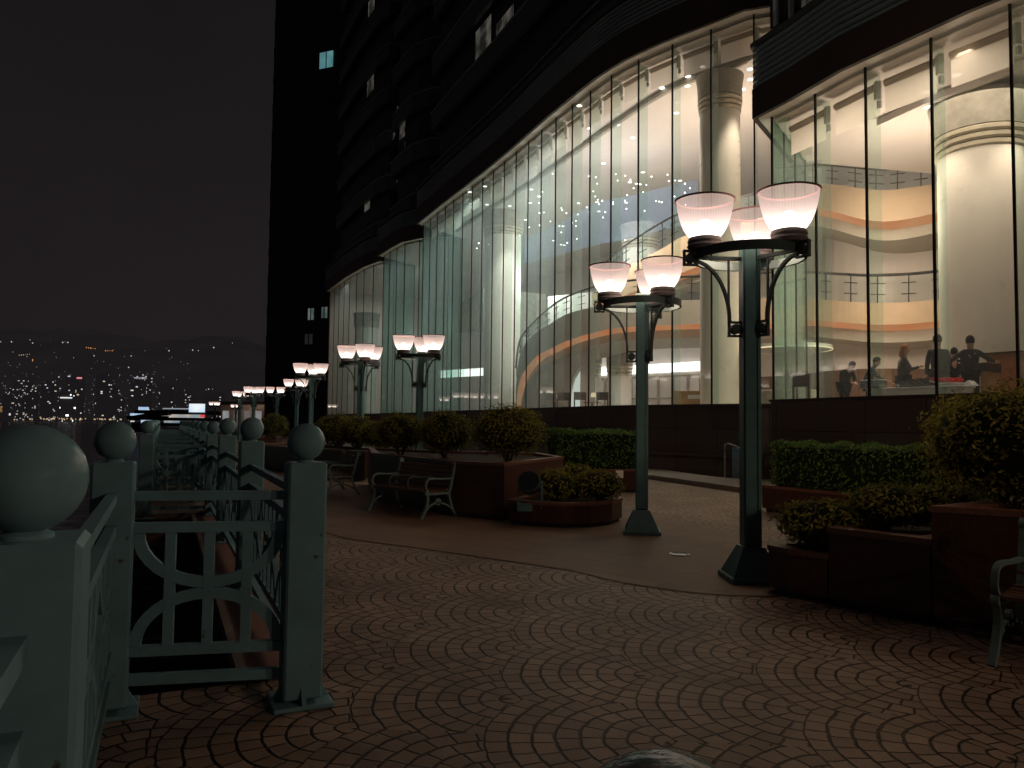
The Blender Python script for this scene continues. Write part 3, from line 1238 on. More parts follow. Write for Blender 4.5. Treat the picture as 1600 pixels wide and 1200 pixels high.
A = Vector((2.52, 8.12, 0))
lamp0.location = A
lamp0.scale = (.92, .92, .973)
lamps = [
    # px, depth, rotation, label
    (1003, 11.5, -8, 'second nearest three-bowl street lamp at the end of the low planter'),
    (655, 22.3, 20, 'street lamp rising from behind the round bushes, in front of the glass corner'),
    (563, 25.2, -12, 'street lamp standing behind the litter bin beside the small bench'),
    (485, 33.5, 30, 'tall street lamp just left of the two mid-distance lamps'),
    (463, 46, 0, 'shorter street lamp partly overlapped by the taller lamp at mid distance'),
    (432, 57, 15, 'distant street lamp, right one of a row of three by the dark shrubs'),
    (396, 57, 40, 'distant street lamp, middle one of a row of three by the dark shrubs'),
    (374, 66, 60, 'distant street lamp, left one of a row of three by the dark shrubs'),
    (335, 105, 0, 'tiny far street lamp just right of the bright ferry pier screen'),
    (368, 120, 10, 'tiniest farthest street lamp low down past the pier'),
]
allL = [(lamp0, 3)]
for px, d, rz, lb in lamps:
    q = at(px, 660, d)
    allL.append((dup(lamp0, (q.x, q.y, 0), R(rz), lb, scale=(.92, .92, .973) if d < 20 else (.96, .96, 1.0)), 3 if d < 20 else 1))
for x, y, rz, lb in ((9.7, -4.4, 10, 'street lamp standing behind the photographer, farther one'), (8.9, -1.1, 60, 'street lamp standing behind the photographer, nearer the hotel')):
    allL.append((dup(lamp0, (x, y, 0), R(rz), lb), 1))
for k, (o, n) in enumerate(allL):
    pw = LAMP_P if n == 3 else LAMP_P * (1.3 if k < len(allL) - 2 else 3.4)
    lamp_lights(o, 0, (185, -55, 65), n, pw)

# ------------------------------------------------------------------ planters


def planter(label, poly, z, wall=0.14, soil_drop=0.06, name='planter'):
    cx = sum(p[0] for p in poly) / len(poly)
    cy_ = sum(p[1] for p in poly) / len(poly)
    r = thing(name, label, 'planter', (cx, cy_, 0))
    n = len(poly)
    ar = sum(poly[i][0] * poly[(i + 1) % n][1] - poly[(i + 1) % n][0] * poly[i][1] for i in range(n))
    if ar > 0:
        poly = poly[::-1]        # clockwise : inside is on the right
    closed = list(poly) + [poly[0]]

    def off(d):
        out = []
        for i in range(n):
            a, b, c = Vector(poly[i - 1]), Vector(poly[i]), Vector(poly[(i + 1) % n])
            n1, n2 = (b - a).normalized(), (c - b).normalized()
            n1, n2 = Vector((n1.y, -n1.x)), Vector((n2.y, -n2.x))
            q = (n1 + n2).normalized()
            q = b + q * (d / max(.4, q.dot(n1)))
            out.append((q.x, q.y))
        return out
    inn = off(wall)
    base = off(0.05)

    def ringwall(o, i, z0, z1):
        mb = MB()
        pts = [(p[0], p[1], z0) for p in o] + [(p[0], p[1], z1) for p in o] + [(p[0], p[1], z1) for p in i] + [(p[0], p[1], z0) for p in i]
        fs = []
        for k in range(n):
            l = (k + 1) % n
            for q in range(4):
                w_ = (q + 1) % 4
                fs.append((q * n + k, q * n + l, w_ * n + l, w_ * n + k))
        mb.add(pts, fs)
        return mb
    ringwall(base, inn, 0.0, 0.07).build('plinth', M['dark'], r, world=True)
    ringwall(poly, inn, 0.07, z - .05).build('wall', M['planter'], r, world=True)
    ringwall(off(-.012), off(wall + .01), z - .05, z).build('coping', M['plantercap'], r, world=True)
    MB().sheet(off(wall - .005), z - soil_drop).build('soil', M['soil'], r, world=True)
    return r


def g2(px, py):
    q = gnd(px, py)
    return (q.x, q.y)


# left group
planter('big red granite planter behind the first bench, holding the round bushes',
        [g2(787, 815), g2(700, 806), g2(580, 778), g2(575, 757), (-1.7, 18.2), (0.6, 17.6), (1.05, 15.6)], 0.95)
planter('low curved red planter beside the second lamp',
        [(-.05, 12.35), (.35, 12.05), (.8, 11.9), (1.25, 12.0), (1.62, 12.35), (1.85, 12.85), (1.9, 13.6), (1.6, 14.6), (.85, 14.85)], 0.39)
# right group
RP = [(2.52, 8.15), (2.42, 7.75), (2.5, 7.38), (2.86, 7.0)]
planter('lowest step of the right-hand stepped planter next to the nearest lamp', [(2.86, 7.0), (2.60, 7.25), (2.50, 7.5), (2.60, 7.70), (2.95, 7.74), (3.1, 8.4), (3.7, 7.9)], 0.46)
planter('middle step of the right-hand stepped planter with low shrubs', [(2.87, 6.985), (3.42, 6.32), (4.6, 7.1), (3.9, 8.2), (3.72, 7.89)], 0.70)
planter('tallest step of the right-hand stepped planter under the big bush', [(3.43, 6.305), (3.95, 5.98), (4.75, 5.25), (5.6, 4.9), (6.6, 6.2), (5.1, 7.45), (4.61, 7.09)], 0.97)

# far planters along the promenade
farp = [('long far planter with clipped hedges past the mid-distance lamps', [(-9.5, 27), (-8.6, 25.8), (-6.8, 24.0), (-4.2, 21.5), (-3.6, 22.5), (-6.2, 26.5), (-8.2, 29.0)], .8),
        ('far planter with a dark shrub left of the mid-distance lamps', [(-14.0, 40), (-12.6, 37.5), (-11.6, 38), (-12.2, 41), (-13.4, 42)], .8)]
for lb, poly, z in farp:
    planter(lb, poly, z)
# hedge planter in front of the hotel wall
planter('low dark kerbed bed under the long hedge by the hotel wall', [(4.75, 14.6), (7.2, 10.0), (8.2, 10.6), (5.8, 15.2)], .5)
planter('grey kerbed bed under the short box hedge behind the second lamp', [(0.95, 17.6), (3.15, 18.4), (3.1, 19.8), (0.7, 19.0)], .55)

# ------------------------------------------------------------------ shrubs


def leaves(mb, rnd, rx, ry, rz, n, size, shape='round', zc=0.0):
    ph = [rnd.uniform(0, 6.28) for _ in range(3)]
    for _ in range(n):
        if shape == 'round':
            while True:
                d = Vector((rnd.gauss(0, 1), rnd.gauss(0, 1), rnd.gauss(0, 1)))
                if d.length > .1:
                    break
            d.normalize()
            k = (rnd.random() ** .45)
            lump = 1 + .13 * math.sin(5 * d.x + 3 * d.z + ph[0]) * math.cos(4 * d.y + ph[1]) + .08 * math.sin(9 * d.y + 7 * d.x + ph[2]) + .05 * math.sin(14 * d.z + ph[1])
            if rnd.random() < .02:
                lump += rnd.uniform(.04, .16)
            if d.z < 0:
                k *= 1.0
            p = Vector((d.x * rx, d.y * ry, d.z * rz)) * (k * lump)
            nrm = d
        else:
            p = Vector((rnd.uniform(-1, 1), rnd.uniform(-1, 1), rnd.uniform(-1, 1)))
            ax = rnd.randrange(6)
            if rnd.random() < .8:
                s = (-1 if ax % 2 else 1) * rnd.uniform(.86, 1.0)
                if ax // 2 == 0:
                    p.x = s
                elif ax // 2 == 1:
                    p.y = s
                else:
                    p.z = abs(s)
            nrm = Vector((p.x ** 5, p.y ** 5, p.z ** 5 + .05)).normalized()
            bump = .035 * math.sin(p.x * rx * 5) + .03 * math.sin(p.x * rx * 9 + p.y * 4)
            p = Vector((p.x * rx, p.y * ry, p.z * rz * (1 + bump * 2)))
        nrm = (nrm + Vector((rnd.gauss(0, .55), rnd.gauss(0, .55), rnd.gauss(0.15, .55)))).normalized()
        a = nrm.orthogonal().normalized()
        b = nrm.cross(a)
        q = rnd.uniform(0, 2 * PI)
        x = a * math.cos(q) + b * math.sin(q)
        y = nrm.cross(x)
        L = size * rnd.uniform(.7, 1.4)
        w_ = L * .42
        c = p + Vector((0, 0, zc))
        mb.add([c - x * L * .5, c + y * w_ * .5 + nrm * L * .07, c + x * L * .5, c - y * w_ * .5 + nrm * L * .07], [(0, 3, 2, 1)])
    return mb


def make_shrub(name, label, rx, ry, rz, n, size, m, seed, stem=0.12, cat='shrub'):
    rnd = random.Random(seed)
    r = thing(name, label, cat)
    zc = rz * .93 + stem
    mb = leaves(MB(), rnd, rx, ry, rz, n, size, 'round', zc)
    o = mb.build('foliage', m, r)
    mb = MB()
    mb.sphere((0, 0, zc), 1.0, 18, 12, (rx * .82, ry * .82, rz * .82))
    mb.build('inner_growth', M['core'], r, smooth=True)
    mb = MB()
    for k in range(7):
        a = rnd.uniform(0, 2 * PI)
        d = Vector((math.cos(a), math.sin(a), 0))
        mb.tube([d * .04, d * .12 * rx / .5 + Vector((0, 0, zc * .4)), d * rx * .6 + Vector((0, 0, zc))], [.022, .016, .006], 6)
    mb.build('stem', M['twig'], r)
    return r


def to_plane(px, py, z):
    q = gnd(px, py, z)
    return q


s1 = make_shrub('round_shrub', 'largest spiky round bush at the near corner of the big planter', .68, .64, .50, 10000, .05, M['leaf_olive'], 1)
q = at(795, 700, 14.1)
s1.location = (q.x, q.y, .89)
s1['group'] = 'round bushes in the planters'
s2 = make_shrub('round_shrub', 'middle round bush on the big planter, right of the lamp pole', .60, .57, .44, 8000, .05, M['leaf_olive'], 2)
q = at(697, 700, 15.6)
s2.location = (q.x, q.y, .89)
s2['group'] = 'round bushes in the planters'
q = at(626, 700, 16.6)
s2b = make_shrub('round_shrub', 'leftmost round bush on the big planter, left of the lamp pole', .60, .55, .42, 7500, .05, M['leaf_olive'], 12)
s2b.location = (q.x, q.y, .89)
s2b['group'] = 'round bushes in the planters'
# big bush right
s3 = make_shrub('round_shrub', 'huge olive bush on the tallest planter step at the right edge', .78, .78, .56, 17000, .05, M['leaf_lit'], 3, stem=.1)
q = at(1583, 715, 6.7)
s3.location = (q.x, q.y, .90)
s3.scale = (.95, .95, .93)
# low shrubs
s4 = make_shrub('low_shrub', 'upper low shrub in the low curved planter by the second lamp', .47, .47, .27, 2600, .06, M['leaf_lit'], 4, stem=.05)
q = at(898, 745, 13.7)
s4.location = (q.x, q.y, .33)
s4['group'] = 'low shrubs in planters'
for px, d, lb, sx, rz in ((865, 12.75, 'left low shrub in the low curved planter, behind the floodlight', .8, 1), (935, 12.7, 'right low shrub in the low curved planter, nearest the second lamp', .95, 2)):
    q = at(px, 760, d)
    dup(s4, (q.x, q.y, .33), rz, lb, scale=(sx, sx, .95))
for x, y, z, rz, s, lb in ((3.02, 7.5, .40, 3, .95, 'rounded low shrub on the lowest planter step beside the nearest lamp'),
                     (3.55, 7.3, .64, 4, .82, 'first low shrub on the middle planter step'),
                     (4.05, 7.25, .64, 5.2, .85, 'second low shrub on the middle planter step, against the tallest step')):
    dup(s4, (x, y, z), rz, lb, scale=(s, s, s * .95))
# far shrubs
k = 0
for px, py, d, s, lb in ((430, 655, 37.9, 1.3, 'round dark shrub in the far planter left of the lamps'),
                         (530, 655, 26.0, 1.25, 'first dark shrub of the far planter behind the small bench'),
                         (560, 655, 24.4, 1.25, 'second dark shrub of the far planter, behind the lamp pole'),
                         (598, 655, 22.6, 1.15, 'third dark shrub of the far planter, nearest the round bushes')):
    q = at(px, py, d)
    dup((s2, s2b)[k % 2], (q.x, q.y, .72), 1.1 * k, lb, scale=(s * (1.1 if k % 2 else .95), s, s * (.9 if k > 1 else 1)))
    k += 1


def hedge(label, a, b, wid, z0, z1, n, size, seed):
    a, b = Vector(a), Vector(b)
    c = (a + b) / 2
    L = (b - a).length
    r = thing('box_hedge', label, 'hedge', (c.x, c.y, z0), math.atan2((b - a).y, (b - a).x))
    rnd = random.Random(seed)
    h = (z1 - z0) / 2
    mb = leaves(MB(), rnd, L / 2, wid / 2, h, n, size, 'box', h)
    mb.build('foliage', M['leaf_green'], r)
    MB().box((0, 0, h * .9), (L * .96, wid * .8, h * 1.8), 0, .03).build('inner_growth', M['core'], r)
    return r


hedge('long clipped green hedge under the glass wall right of the nearest lamp', (5.25, 14.7), (7.55, 10.3), .95, .44, 1.31, 9500, .07, 5)
hedge('short clipped green box hedge right of the spiky bush', (.95, 18.5), (3.0, 19.2), .9, .49, 1.46, 5200, .075, 6)

# ------------------------------------------------------------------ benches


def make_bench(label):
    """length along local x 0..1.6, sitter faces -y"""
    L = 1.62
    r = thing('park_bench', label, 'bench', group='promenade benches')
    mb = MB()
    for i in range(6):
        y = -.23 + i * .082
        mb.box((L / 2, y, .44 + .006 * (i - 2) ** 2 * .5), (L, .066, .03), 0, .006)
    mb.build('seat', M['slat'], r)
    mb = MB()
    for i in range(5):
        z = .54 + i * .075
        y = .235 + (z - .44) * .28
        mb.box((L / 2, y, z), (L, .026, .06), 0, .005)
    mb.build('backrest', M['slat'], r)
    for k, x in enumerate((0.02, L / 3, 2 * L / 3, L - .02)):
        end = k in (0, 3)
        mb = MB()
        X = (1, 0, 0)
        arm = smooth_path([(x, -.215, .44), (x, -.27, .53), (x, -.235, .635), (x, -.13, .665), (x, .10, .655), (x, .30, .655)], 5)
        mb.strip(arm, .028, .045, X)
        mb.build('armrest', M['bench_iron'] if end else M['iron'], r)
        if end:
            mb = MB()
            mb.strip(smooth_path([(x, .40, .0), (x, .30, .16), (x, .225, .40), (x, .26, .50), (x, .35, .88)], 6), .04, .05, X)
            mb.tube([(x - .028, .365, .90), (x + .028, .365, .90)], .045, 14)
            mb.build('rear_leg', M['bench_iron'], r)
            mb = MB()
            mb.strip(smooth_path([(x, -.36, 0), (x, -.28, .12), (x, -.225, .28), (x, -.235, .44)], 6), .04, .05, X)
            mb.tube([(x - .028, -.245, .425), (x + .028, -.245, .425)], .04, 12)
            mb.build('front_leg', M['bench_iron'], r)
            mb = MB()
            mb.strip([(x, -.24, .41), (x, .23, .41)], .04, .045, X)
            mb.strip(smooth_path([(x, -.29, .11), (x, -.16, .22), (x, 0, .255), (x, .16, .22), (x, .31, .13)], 5), .03, .04, X)
            mb.tube([(x - .02, 0, .27), (x + .02, 0, .27)], .06, 12)
            mb.build('cross_brace', M['bench_iron'], r)
    return r


b0 = make_bench('nearest whole bench with pale iron end, in front of the big planter')
fl = gnd(657, 812)
fdir = Vector((.69, -.72)).normalized()     # from far end to near end
ry = Vector((-fdir.y, fdir.x))              # +y local = towards planter
rz = math.atan2(fdir.y, fdir.x)
near_origin = Vector((fl.x, fl.y)) - fdir * 1.6 + ry * .36
b0.location = (near_origin.x, near_origin.y, 0)
b0.rotation_euler = (0, 0, rz)
q = gnd(530, 775)
dup(b0, (q.x - .62, q.y + 1.5, 0), R(-66), 'small end-on bench beside the litter bin')
q = gnd(522, 735)
dup(b0, (q.x - .9, q.y + 1.6, 0), R(-60), 'dim far bench just right of the railing post ball')
dup(b0, (3.52, 5.52, 0), R(-50), 'dark bench cut off by the right edge of the photo, before the tall planter')

# ------------------------------------------------------------------ small outdoor items
q = at(828, 790, 12.05)
r = thing('floodlight', 'round teal floodlight in a bracket fixed to the planter corner', 'floodlight', (q.x, q.y, 0))
mb = MB()
mb.box((0, 0.02, .30), (.40, .03, .13), 0, .006)
mb.box((-.185, 0, .5), (.03, .09, .42))
mb.box((.185, 0, .5), (.03, .09, .42))
mb.box((0, .06, .30), (.3, .06, .10))
mb.build('bracket', M['teal_lamp'], r)
mb = MB()
ax = Vector((-.15, -.8, .45)).normalized()
c = Vector((-.01, -.02, .66))
mb.tube([c - ax * .17, c - ax * .14, c - ax * .02, c + ax * .10, c + ax * .12], [.06, .13, .175, .185, .18], 24)
hs = mb.build('housing', M['iron'], r, smooth=True)
MB().tube([c + ax * .121, c + ax * .126], [.165, .16], 24).build('lens', M['darkglass'], hs, smooth=True)

q = gnd(1062, 867)
r = thing('ground_light', 'small round metal light set flush in the slab paving', 'ground light', (q.x, q.y, 0.004))
MB().lathe([(.125, 0), (.125, .012), (.095, .016), (.095, .004)], 28, cap=False).build('ring', M['steel'], r, smooth=True)
MB().lathe([(.0, .008), (.097, .006)], 28, cap=False).build('lens', M['lens'], r)

q = gnd(558, 752)
r = thing('litter_bin', 'dark square litter bin in front of a lamp pole by the small bench', 'litter bin', (q.x, q.y, 0), R(20))
MB().box((0, 0, .40), (.36, .36, .74), 0, .015).build('body', M['dark'], r)
MB().box((0, 0, .80), (.40, .40, .06), 0, .012).build('lid', M['iron'], r)
MB().box((0, -.182, .68), (.24, .01, .09)).build('opening', M['mullion'], r)

q = at(968, 741, 17.3)
r = thing('notice_plate', 'small white plate on a short stake in front of the box hedge', 'sign', (q.x, q.y, 0))
MB().box((0, 0, q.z), (.17, .012, .17), 0, .003).build('plate', M['sign'], r)
MB().box((0, .02, q.z / 2), (.025, .025, q.z)).build('stake', M['iron'], r)

# ramp guard with steel post and glass sheet left of nearest lamp
q = gnd(1145, 752)
r = thing('ramp_guard', 'bluish glass guard with a steel rail at the ramp left of the nearest lamp', 'guard rail', (q.x, q.y, 0), R(-18))
MB().box((.28, 0, .55), (.60, .014, .9)).build('glass_sheet', glass('guard_glass', (.55, .66, .72), .05, .1, haze=.25, hazec=(.25, .33, .38)), r)
mb = MB()
mb.tube([(-.22, -.03, 0), (-.22, -.03, 1.05)], .022, 10)
mb.build('guard_post', M['steel'], r, smooth=True)
MB().tube([(-.22, -.03, 1.05), (-.12, -.03, 1.10), (.10, -.03, 1.02), (.62, -.03, .62)], .02, 10).build('handrail', M['steel'], r, smooth=True)
# raised kerb in front of hotel
mb = MB()
kp = [gnd(940, 735), gnd(1010, 748), gnd(1090, 760), gnd(1170, 772)]
kp = smooth_path([(p.x, p.y) for p in kp], 4)
mb.slabwall(kp, 0.0, 0.13, -1.6)
structure(mb.build('kerb', M['edge']))

# ------------------------------------------------------------------ hotel
SILL, FLOOR = 2.3, 1.85
E2, E1 = 14.6, 9.8


def from_top(lst, z):
    out = []
    for px, py in lst:
        v = F_ + R_ * ((px - 800) / FPX) - U_ * ((py - 600) / FPX)
        v = v * ((z - EYE) / v.z)
        out.append((v.x, v.y))
    return out


bay2 = from_top([(1168, 23), (1097, 44), (1037, 70), (987, 98), (947, 124), (917, 146), (887, 169), (861, 195), (837, 214), (812, 232),
                 (796, 246), (775, 262), (756, 277), (739, 291), (720, 305), (700, 319), (680, 335), (662, 349)], E2)
bay1 = from_top([(1600, -4), (1529, 24), (1421, 73), (1330, 114), (1256, 156), (1206, 182)], E1)
bay2 = smooth_path(bay2[::3] + [bay2[-1]] if (len(bay2) - 1) % 3 else bay2[::3], 6)
d0 = Vector(bay2[0]) - Vector(bay2[3])
d0.normalize()
ret1 = [bay1[-1], (bay1[-1][0] + 2.1, bay1[-1][1] + 3.2)]
# bay 2 runs on to meet the return of bay 1
bay2 = [ret1[1]] + bay2
d1 = (Vector(bay1[0]) - Vector(bay1[1])).normalized()
bay1 = [tuple(Vector(bay1[0]) + d1 * k * 1.5) for k in (5, 4, 3, 2, 1)] + bay1
c2_ = Vector(bay2[-1])
ret2 = [bay2[-1], (c2_.x + 2.2, c2_.y + 3.4)]
bay3 = [ret2[1]] + from_top([(662, 373), (634, 379), (617, 388), (600, 399)], E2)
c3 = Vector(bay3[-1])
ret3 = [bay3[-1], (c3.x + 2.0, c3.y + 3.2)]
bay4 = [ret3[1]] + from_top([(597, 409), (575, 417), (545, 434), (516, 455)], E2)
c4 = Vector(bay4[-1])
ret4 = [bay4[-1], (c4.x + 12, c4.y + 6)]

hotel = thing('hotel_building', 'tall dark waterfront hotel with a curved brightly lit glass lobby', 'building', (6.0, 32.0, 0))


def hp(mb, name, m, parent=None, **kw):
    if parent is None:
        return mb.build(name, m, hotel, world=True, **kw)
    o = mb.build(name, m, hotel, world=True, **kw)
    o.parent = parent
    return o


def facade(path, top, step, gm, blinds=True, seed=0):
    rnd = random.Random(seed)
    P = resample(path, step)
    n = len(P)
    for i in range(n - 1):
        a, b = Vector(P[i]), Vector(P[i + 1])
        pane = MB().wall([a, b], SILL, top - .02)
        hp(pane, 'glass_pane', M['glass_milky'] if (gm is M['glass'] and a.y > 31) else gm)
        d = (b - a).normalized()
        nn = Vector((d.y, -d.x))       # inward (right of path going away)
        if blinds:
            drop = .75 if rnd.random() < .8 else 1.2
            a2, b2 = a.lerp(b, .14) + nn * .55, a.lerp(b, .93) + nn * .55
            mb = MB()
            mb.wall([a2, b2], top - .25 - drop, top - .22)
            mb.tube([(a2.x, a2.y, top - .3), (b2.x, b2.y, top - .3)], .09, 8)
            bl = hp(mb, 'roller_blind', M['blind'])
            mb = MB()
            c = a.lerp(b, .08) + nn * .5
            mb.box((c.x, c.y, top - .42), (.12, .12, .42), 0)
            mb.box((c.x + .03, c.y, top - .75), (.08, .08, .18), 0)
            hp(mb, 'blind_bracket', M['bracket'])
    for i in range(n):
        a = Vector(P[i])
        d = (Vector(P[min(i + 1, n - 1)]) - Vector(P[max(i - 1, 0)])).normalized()
        nn = Vector((d.y, -d.x))
        mb = MB()
        mb.bar((a.x, a.y, SILL), (a.x, a.y, top), .045, .05, (nn.x, nn.y, 0))
        hp(mb, 'mullion', M['mullion'])
        f1, f2 = a + nn * .05, a + nn * .48
        mb = MB()
        mb.wall([f1, f2], SILL, top - .1)
        hp(mb, 'glass_fin', M['fin'])
    return P


facade(bay1, E1, 1.5, M['glass'], True, 1)
facade(ret1, E1, 1.3, M['glass_green'], False, 2)
B2 = facade(bay2, E2, 1.5, M['glass'], True, 3)
facade(ret2, E2, 1.35, M['glass_green'], False, 4)
facade(bay3, E2, 1.6, M['glass'], False, 5)
facade(ret3, E2, 1.3, M['glass_green'], False, 6)
facade(bay4, E2, 2.0, M['glass'], False, 7)

full = bay1 + ret1[1:] + bay2[1:] + ret2[1:] + bay3[1:] + ret3[1:] + bay4[1:] + ret4[1:]
low = full
# granite base with a shallow ledge, and sill cap
wl = offset(full, -.06)
hp(MB().slabwall(wl, 0, SILL - .06, .5), 'base_wall', M['granite'])
hp(MB().slabwall(offset(full, -.11), SILL - .06, SILL, .6), 'sill', M['darkbrown'])
hp(MB().slabwall(offset(full, -.22), 0.62, 0.80, .16), 'ledge', M['granite'])

# eaves: soffit, plain fascia, louvred band
def eave(path, z, louv_h, fas_h, pr=.45):
    out = offset(path, -pr)
    n = len(path)
    mb = MB()
    for i in range(n - 1):
        mb.add([(*out[i], z - .02), (*out[i + 1], z - .02), (*offset(path, .6)[i + 1], z - .02), (*offset(path, .6)[i], z - .02)], [(0, 1, 2, 3)])
    hp(mb, 'soffit', M['bracket'])
    hp(MB().slabwall(out, z - .05, z + fas_h, .12), 'fascia', M['darkbrown'])
    mb = MB()
    k = int(louv_h / .16)
    o2 = offset(path, -pr + .02)
    for i in range(k):
        zz = z + fas_h + .04 + i * .16
        mb.slabwall(o2, zz, zz + .07, .12)
    hp(mb, 'louvre_band', M['louvre'])
    hp(MB().slabwall(offset(path, -pr + .16), z + fas_h, z + fas_h + louv_h, .3), 'louvre_backing', M['dark'])
    hp(MB().slabwall(offset(path, -pr - .04), z + fas_h + louv_h, z + fas_h + louv_h + .12, .4), 'string_course', M['parapet'])


b1f = bay1 + ret1[1:]
up = bay2 + ret2[1:] + bay3[1:] + ret3[1:] + bay4[1:] + ret4[1:]
eave(b1f, E1, 1.12, .74)
eave(up, E2, 1.25, 1.0)

# upper storeys
def storeys(path, z0, n, hgt, inset, first=True):
    for k in range(n):
        z = z0 + k * hgt
        hp(MB().slabwall(offset(path, inset + .35), z, z + hgt, .3), 'wall', M['dark'])
        if k == 0 and not first:
            continue
        hp(MB().slabwall(offset(path, inset - .15), z + .05, z + 1.15, .25), 'parapet', M['parapet'])
        hp(MB().slabwall(offset(path, inset - .22), z + 1.15, z + 1.25, .4), 'string_course', M['louvre'])


storeys(up, E2 + 2.4, 14, 3.7, 0.5)
storeys(b1f, E1 + 2.0, 15, 3.7, -0.35, False)


# lit windows in the tower
t = NT('curtain_window')
tc = t.n('ShaderNodeTexCoord')
wv = t.n('ShaderNodeTexWave')
wv.inputs['Scale'].default_value = 3.2
wv.inputs['Distortion'].default_value = 2.0
wv.inputs['Detail'].default_value = 2
mp = t.n('ShaderNodeMapping')
mp.inputs['Scale'].default_value = (1, 1, 0.04)
t.l(tc.outputs['Object'], mp.inputs[0])
t.l(mp.outputs[0], wv.inputs[0])
nz = t.n('ShaderNodeTexNoise')
nz.inputs['Scale'].default_value = 0.9
t.l(tc.outputs['Object'], nz.inputs[0])
em = t.n('ShaderNodeEmission')
em.inputs[0].default_value = (1.0, 0.92, 0.78, 1)
rr = t.n('ShaderNodeMapRange')
rr.inputs[1].default_value = .38
rr.inputs[2].default_value = .72
rr.inputs[3].default_value = .012
rr.inputs[4].default_value = .10
t.l(nz.outputs['Fac'], rr.inputs[0])
t.l(t.math('MULTIPLY', rr.outputs[0], t.math('ADD', .5, t.math('MULTIPLY', wv.outputs['Fac'], .8))), em.inputs[1])
t.l(em.outputs[0], t.out.inputs[0])
t.m.cycles.emission_sampling = 'NONE'
M['curtain'] = t.m


def ray_on(path, px, py):
    """where the sight line at px,py meets the upright wall over a plan path"""
    v = F_ + R_ * ((px - 800) / FPX) - U_ * ((py - 600) / FPX)
    best = None
    for i in range(len(path) - 1):
        a, b = Vector(path[i]), Vector(path[i + 1])
        d = b - a
        den = v.x * d.y - v.y * d.x
        if abs(den) < 1e-9:
            continue
        tt = (a.x * d.y - a.y * d.x) / den
        s = (v.x * tt - a.x) / d.x if abs(d.x) > abs(d.y) else (v.y * tt - a.y) / d.y
        if tt > 0 and -.02 <= s <= 1.02 and (best is None or tt < best[0]):
            best = (tt, Vector((v.x * tt, v.y * tt, EYE + v.z * tt)))
    return best[1] if best else None


winpath = offset(up, 0.80)
for (x0, x1, y0, y1, m) in ((742, 767, 52, 104, 'curtain'), (774, 802, 40, 92, 'curtain'), (742, 755, -6, 10, 'curtain'),
                            (613, 621, 190, 222, 'curtain'), (624, 633, 172, 220, 'curtain'),
                            (618, 632, 255, 290, 'curtain'), (573, 584, 122, 152, 'curtain'),
                            (575, 585, 5, 28, 'curtain'), (569, 578, 308, 332, 'curtain')):
    a, b = ray_on(winpath, x0, y1), ray_on(winpath, x1, y1)
    c = ray_on(winpath, x0, y0)
    if not (a and b and c):
        continue
    z0, z1 = min(a.z, c.z), max(a.z, c.z)
    mb = MB()
    mb.wall([(a.x, a.y), (b.x, b.y)], z0, z1)
    wn = hp(mb, 'lit_window', M[m])
    d = (Vector((b.x, b.y)) - Vector((a.x, a.y))).normalized()
    o = Vector((-d.y, d.x)) * .03
    mb = MB()
    for q in (a, b):
        mb.bar((q.x + o.x, q.y + o.y, z0), (q.x + o.x, q.y + o.y, z1), .08, .08)
    hp(mb, 'window_frame', M['dark'], wn)

# balcony window above bay 1 eave
winp1 = offset(b1f, -.03)
for x0, x1, y0, y1 in ((1206, 1219, -8, 44), (1230, 1243, -8, 36), (1250, 1290, -8, 14)):
    a, b, c = ray_on(winp1, x0, y1), ray_on(winp1, x1, y1), ray_on(winp1, x0, y0)
    if a and b and c:
        wn = hp(MB().wall([(a.x, a.y), (b.x, b.y)], a.z, c.z), 'lit_window', M['curtain'])
        mb = MB()
        for q in (a, b):
            mb.bar((q.x, q.y, a.z), (q.x, q.y, c.z), .07, .07)
        hp(mb, 'window_frame', M['dark'], wn)

# ------------------------------------------------------------------ lobby inside
inn2 = offset(up, .02)
back = [(27, 27), (22.5, 33.5), (16.0, 42), (10.5, 51), (5.2, 62), (0.5, 72), (-4, 82)]
fl_poly = [p for p in bay1 + ret1[1:] + bay2[1:] + ret2[1:] + bay3[1:] + ret3[1:] + bay4[1:]] + [(-4, 82)] + back[::-1][1:] + [(26, 8)]
hp(MB().sheet(offset(fl_poly, 0.02)[:len(fl_poly)], FLOOR), 'lobby_floor', M['floorin'])
c2poly = [p for p in offset(bay2 + ret2[1:] + bay3[1:] + ret3[1:] + bay4[1:], .05)] + back[::-1]
hp(MB().sheet(c2poly, E2 - .15, flip=True), 'ceiling', M['ceil'])
c1poly = [p for p in offset(b1f, .05)] + [back[0], (26, 8)]
hp(MB().sheet(c1poly, E1 - .10, flip=True), 'ceiling', M['ceil'])
# step between the low and the high ceiling
hp(MB().wall([ret1[1], back[0]], E1 - .1, E2 - .15), 'ceiling_step', M['plaster'])
hp(MB().slabwall([(26, 8)] + back, FLOOR, E2, 0.3), 'back_wall', M['plaster'])
hp(MB().slabwall([(-4, 82), tuple(c4)], FLOOR, E2, 0.3), 'end_wall', M['plaster'])


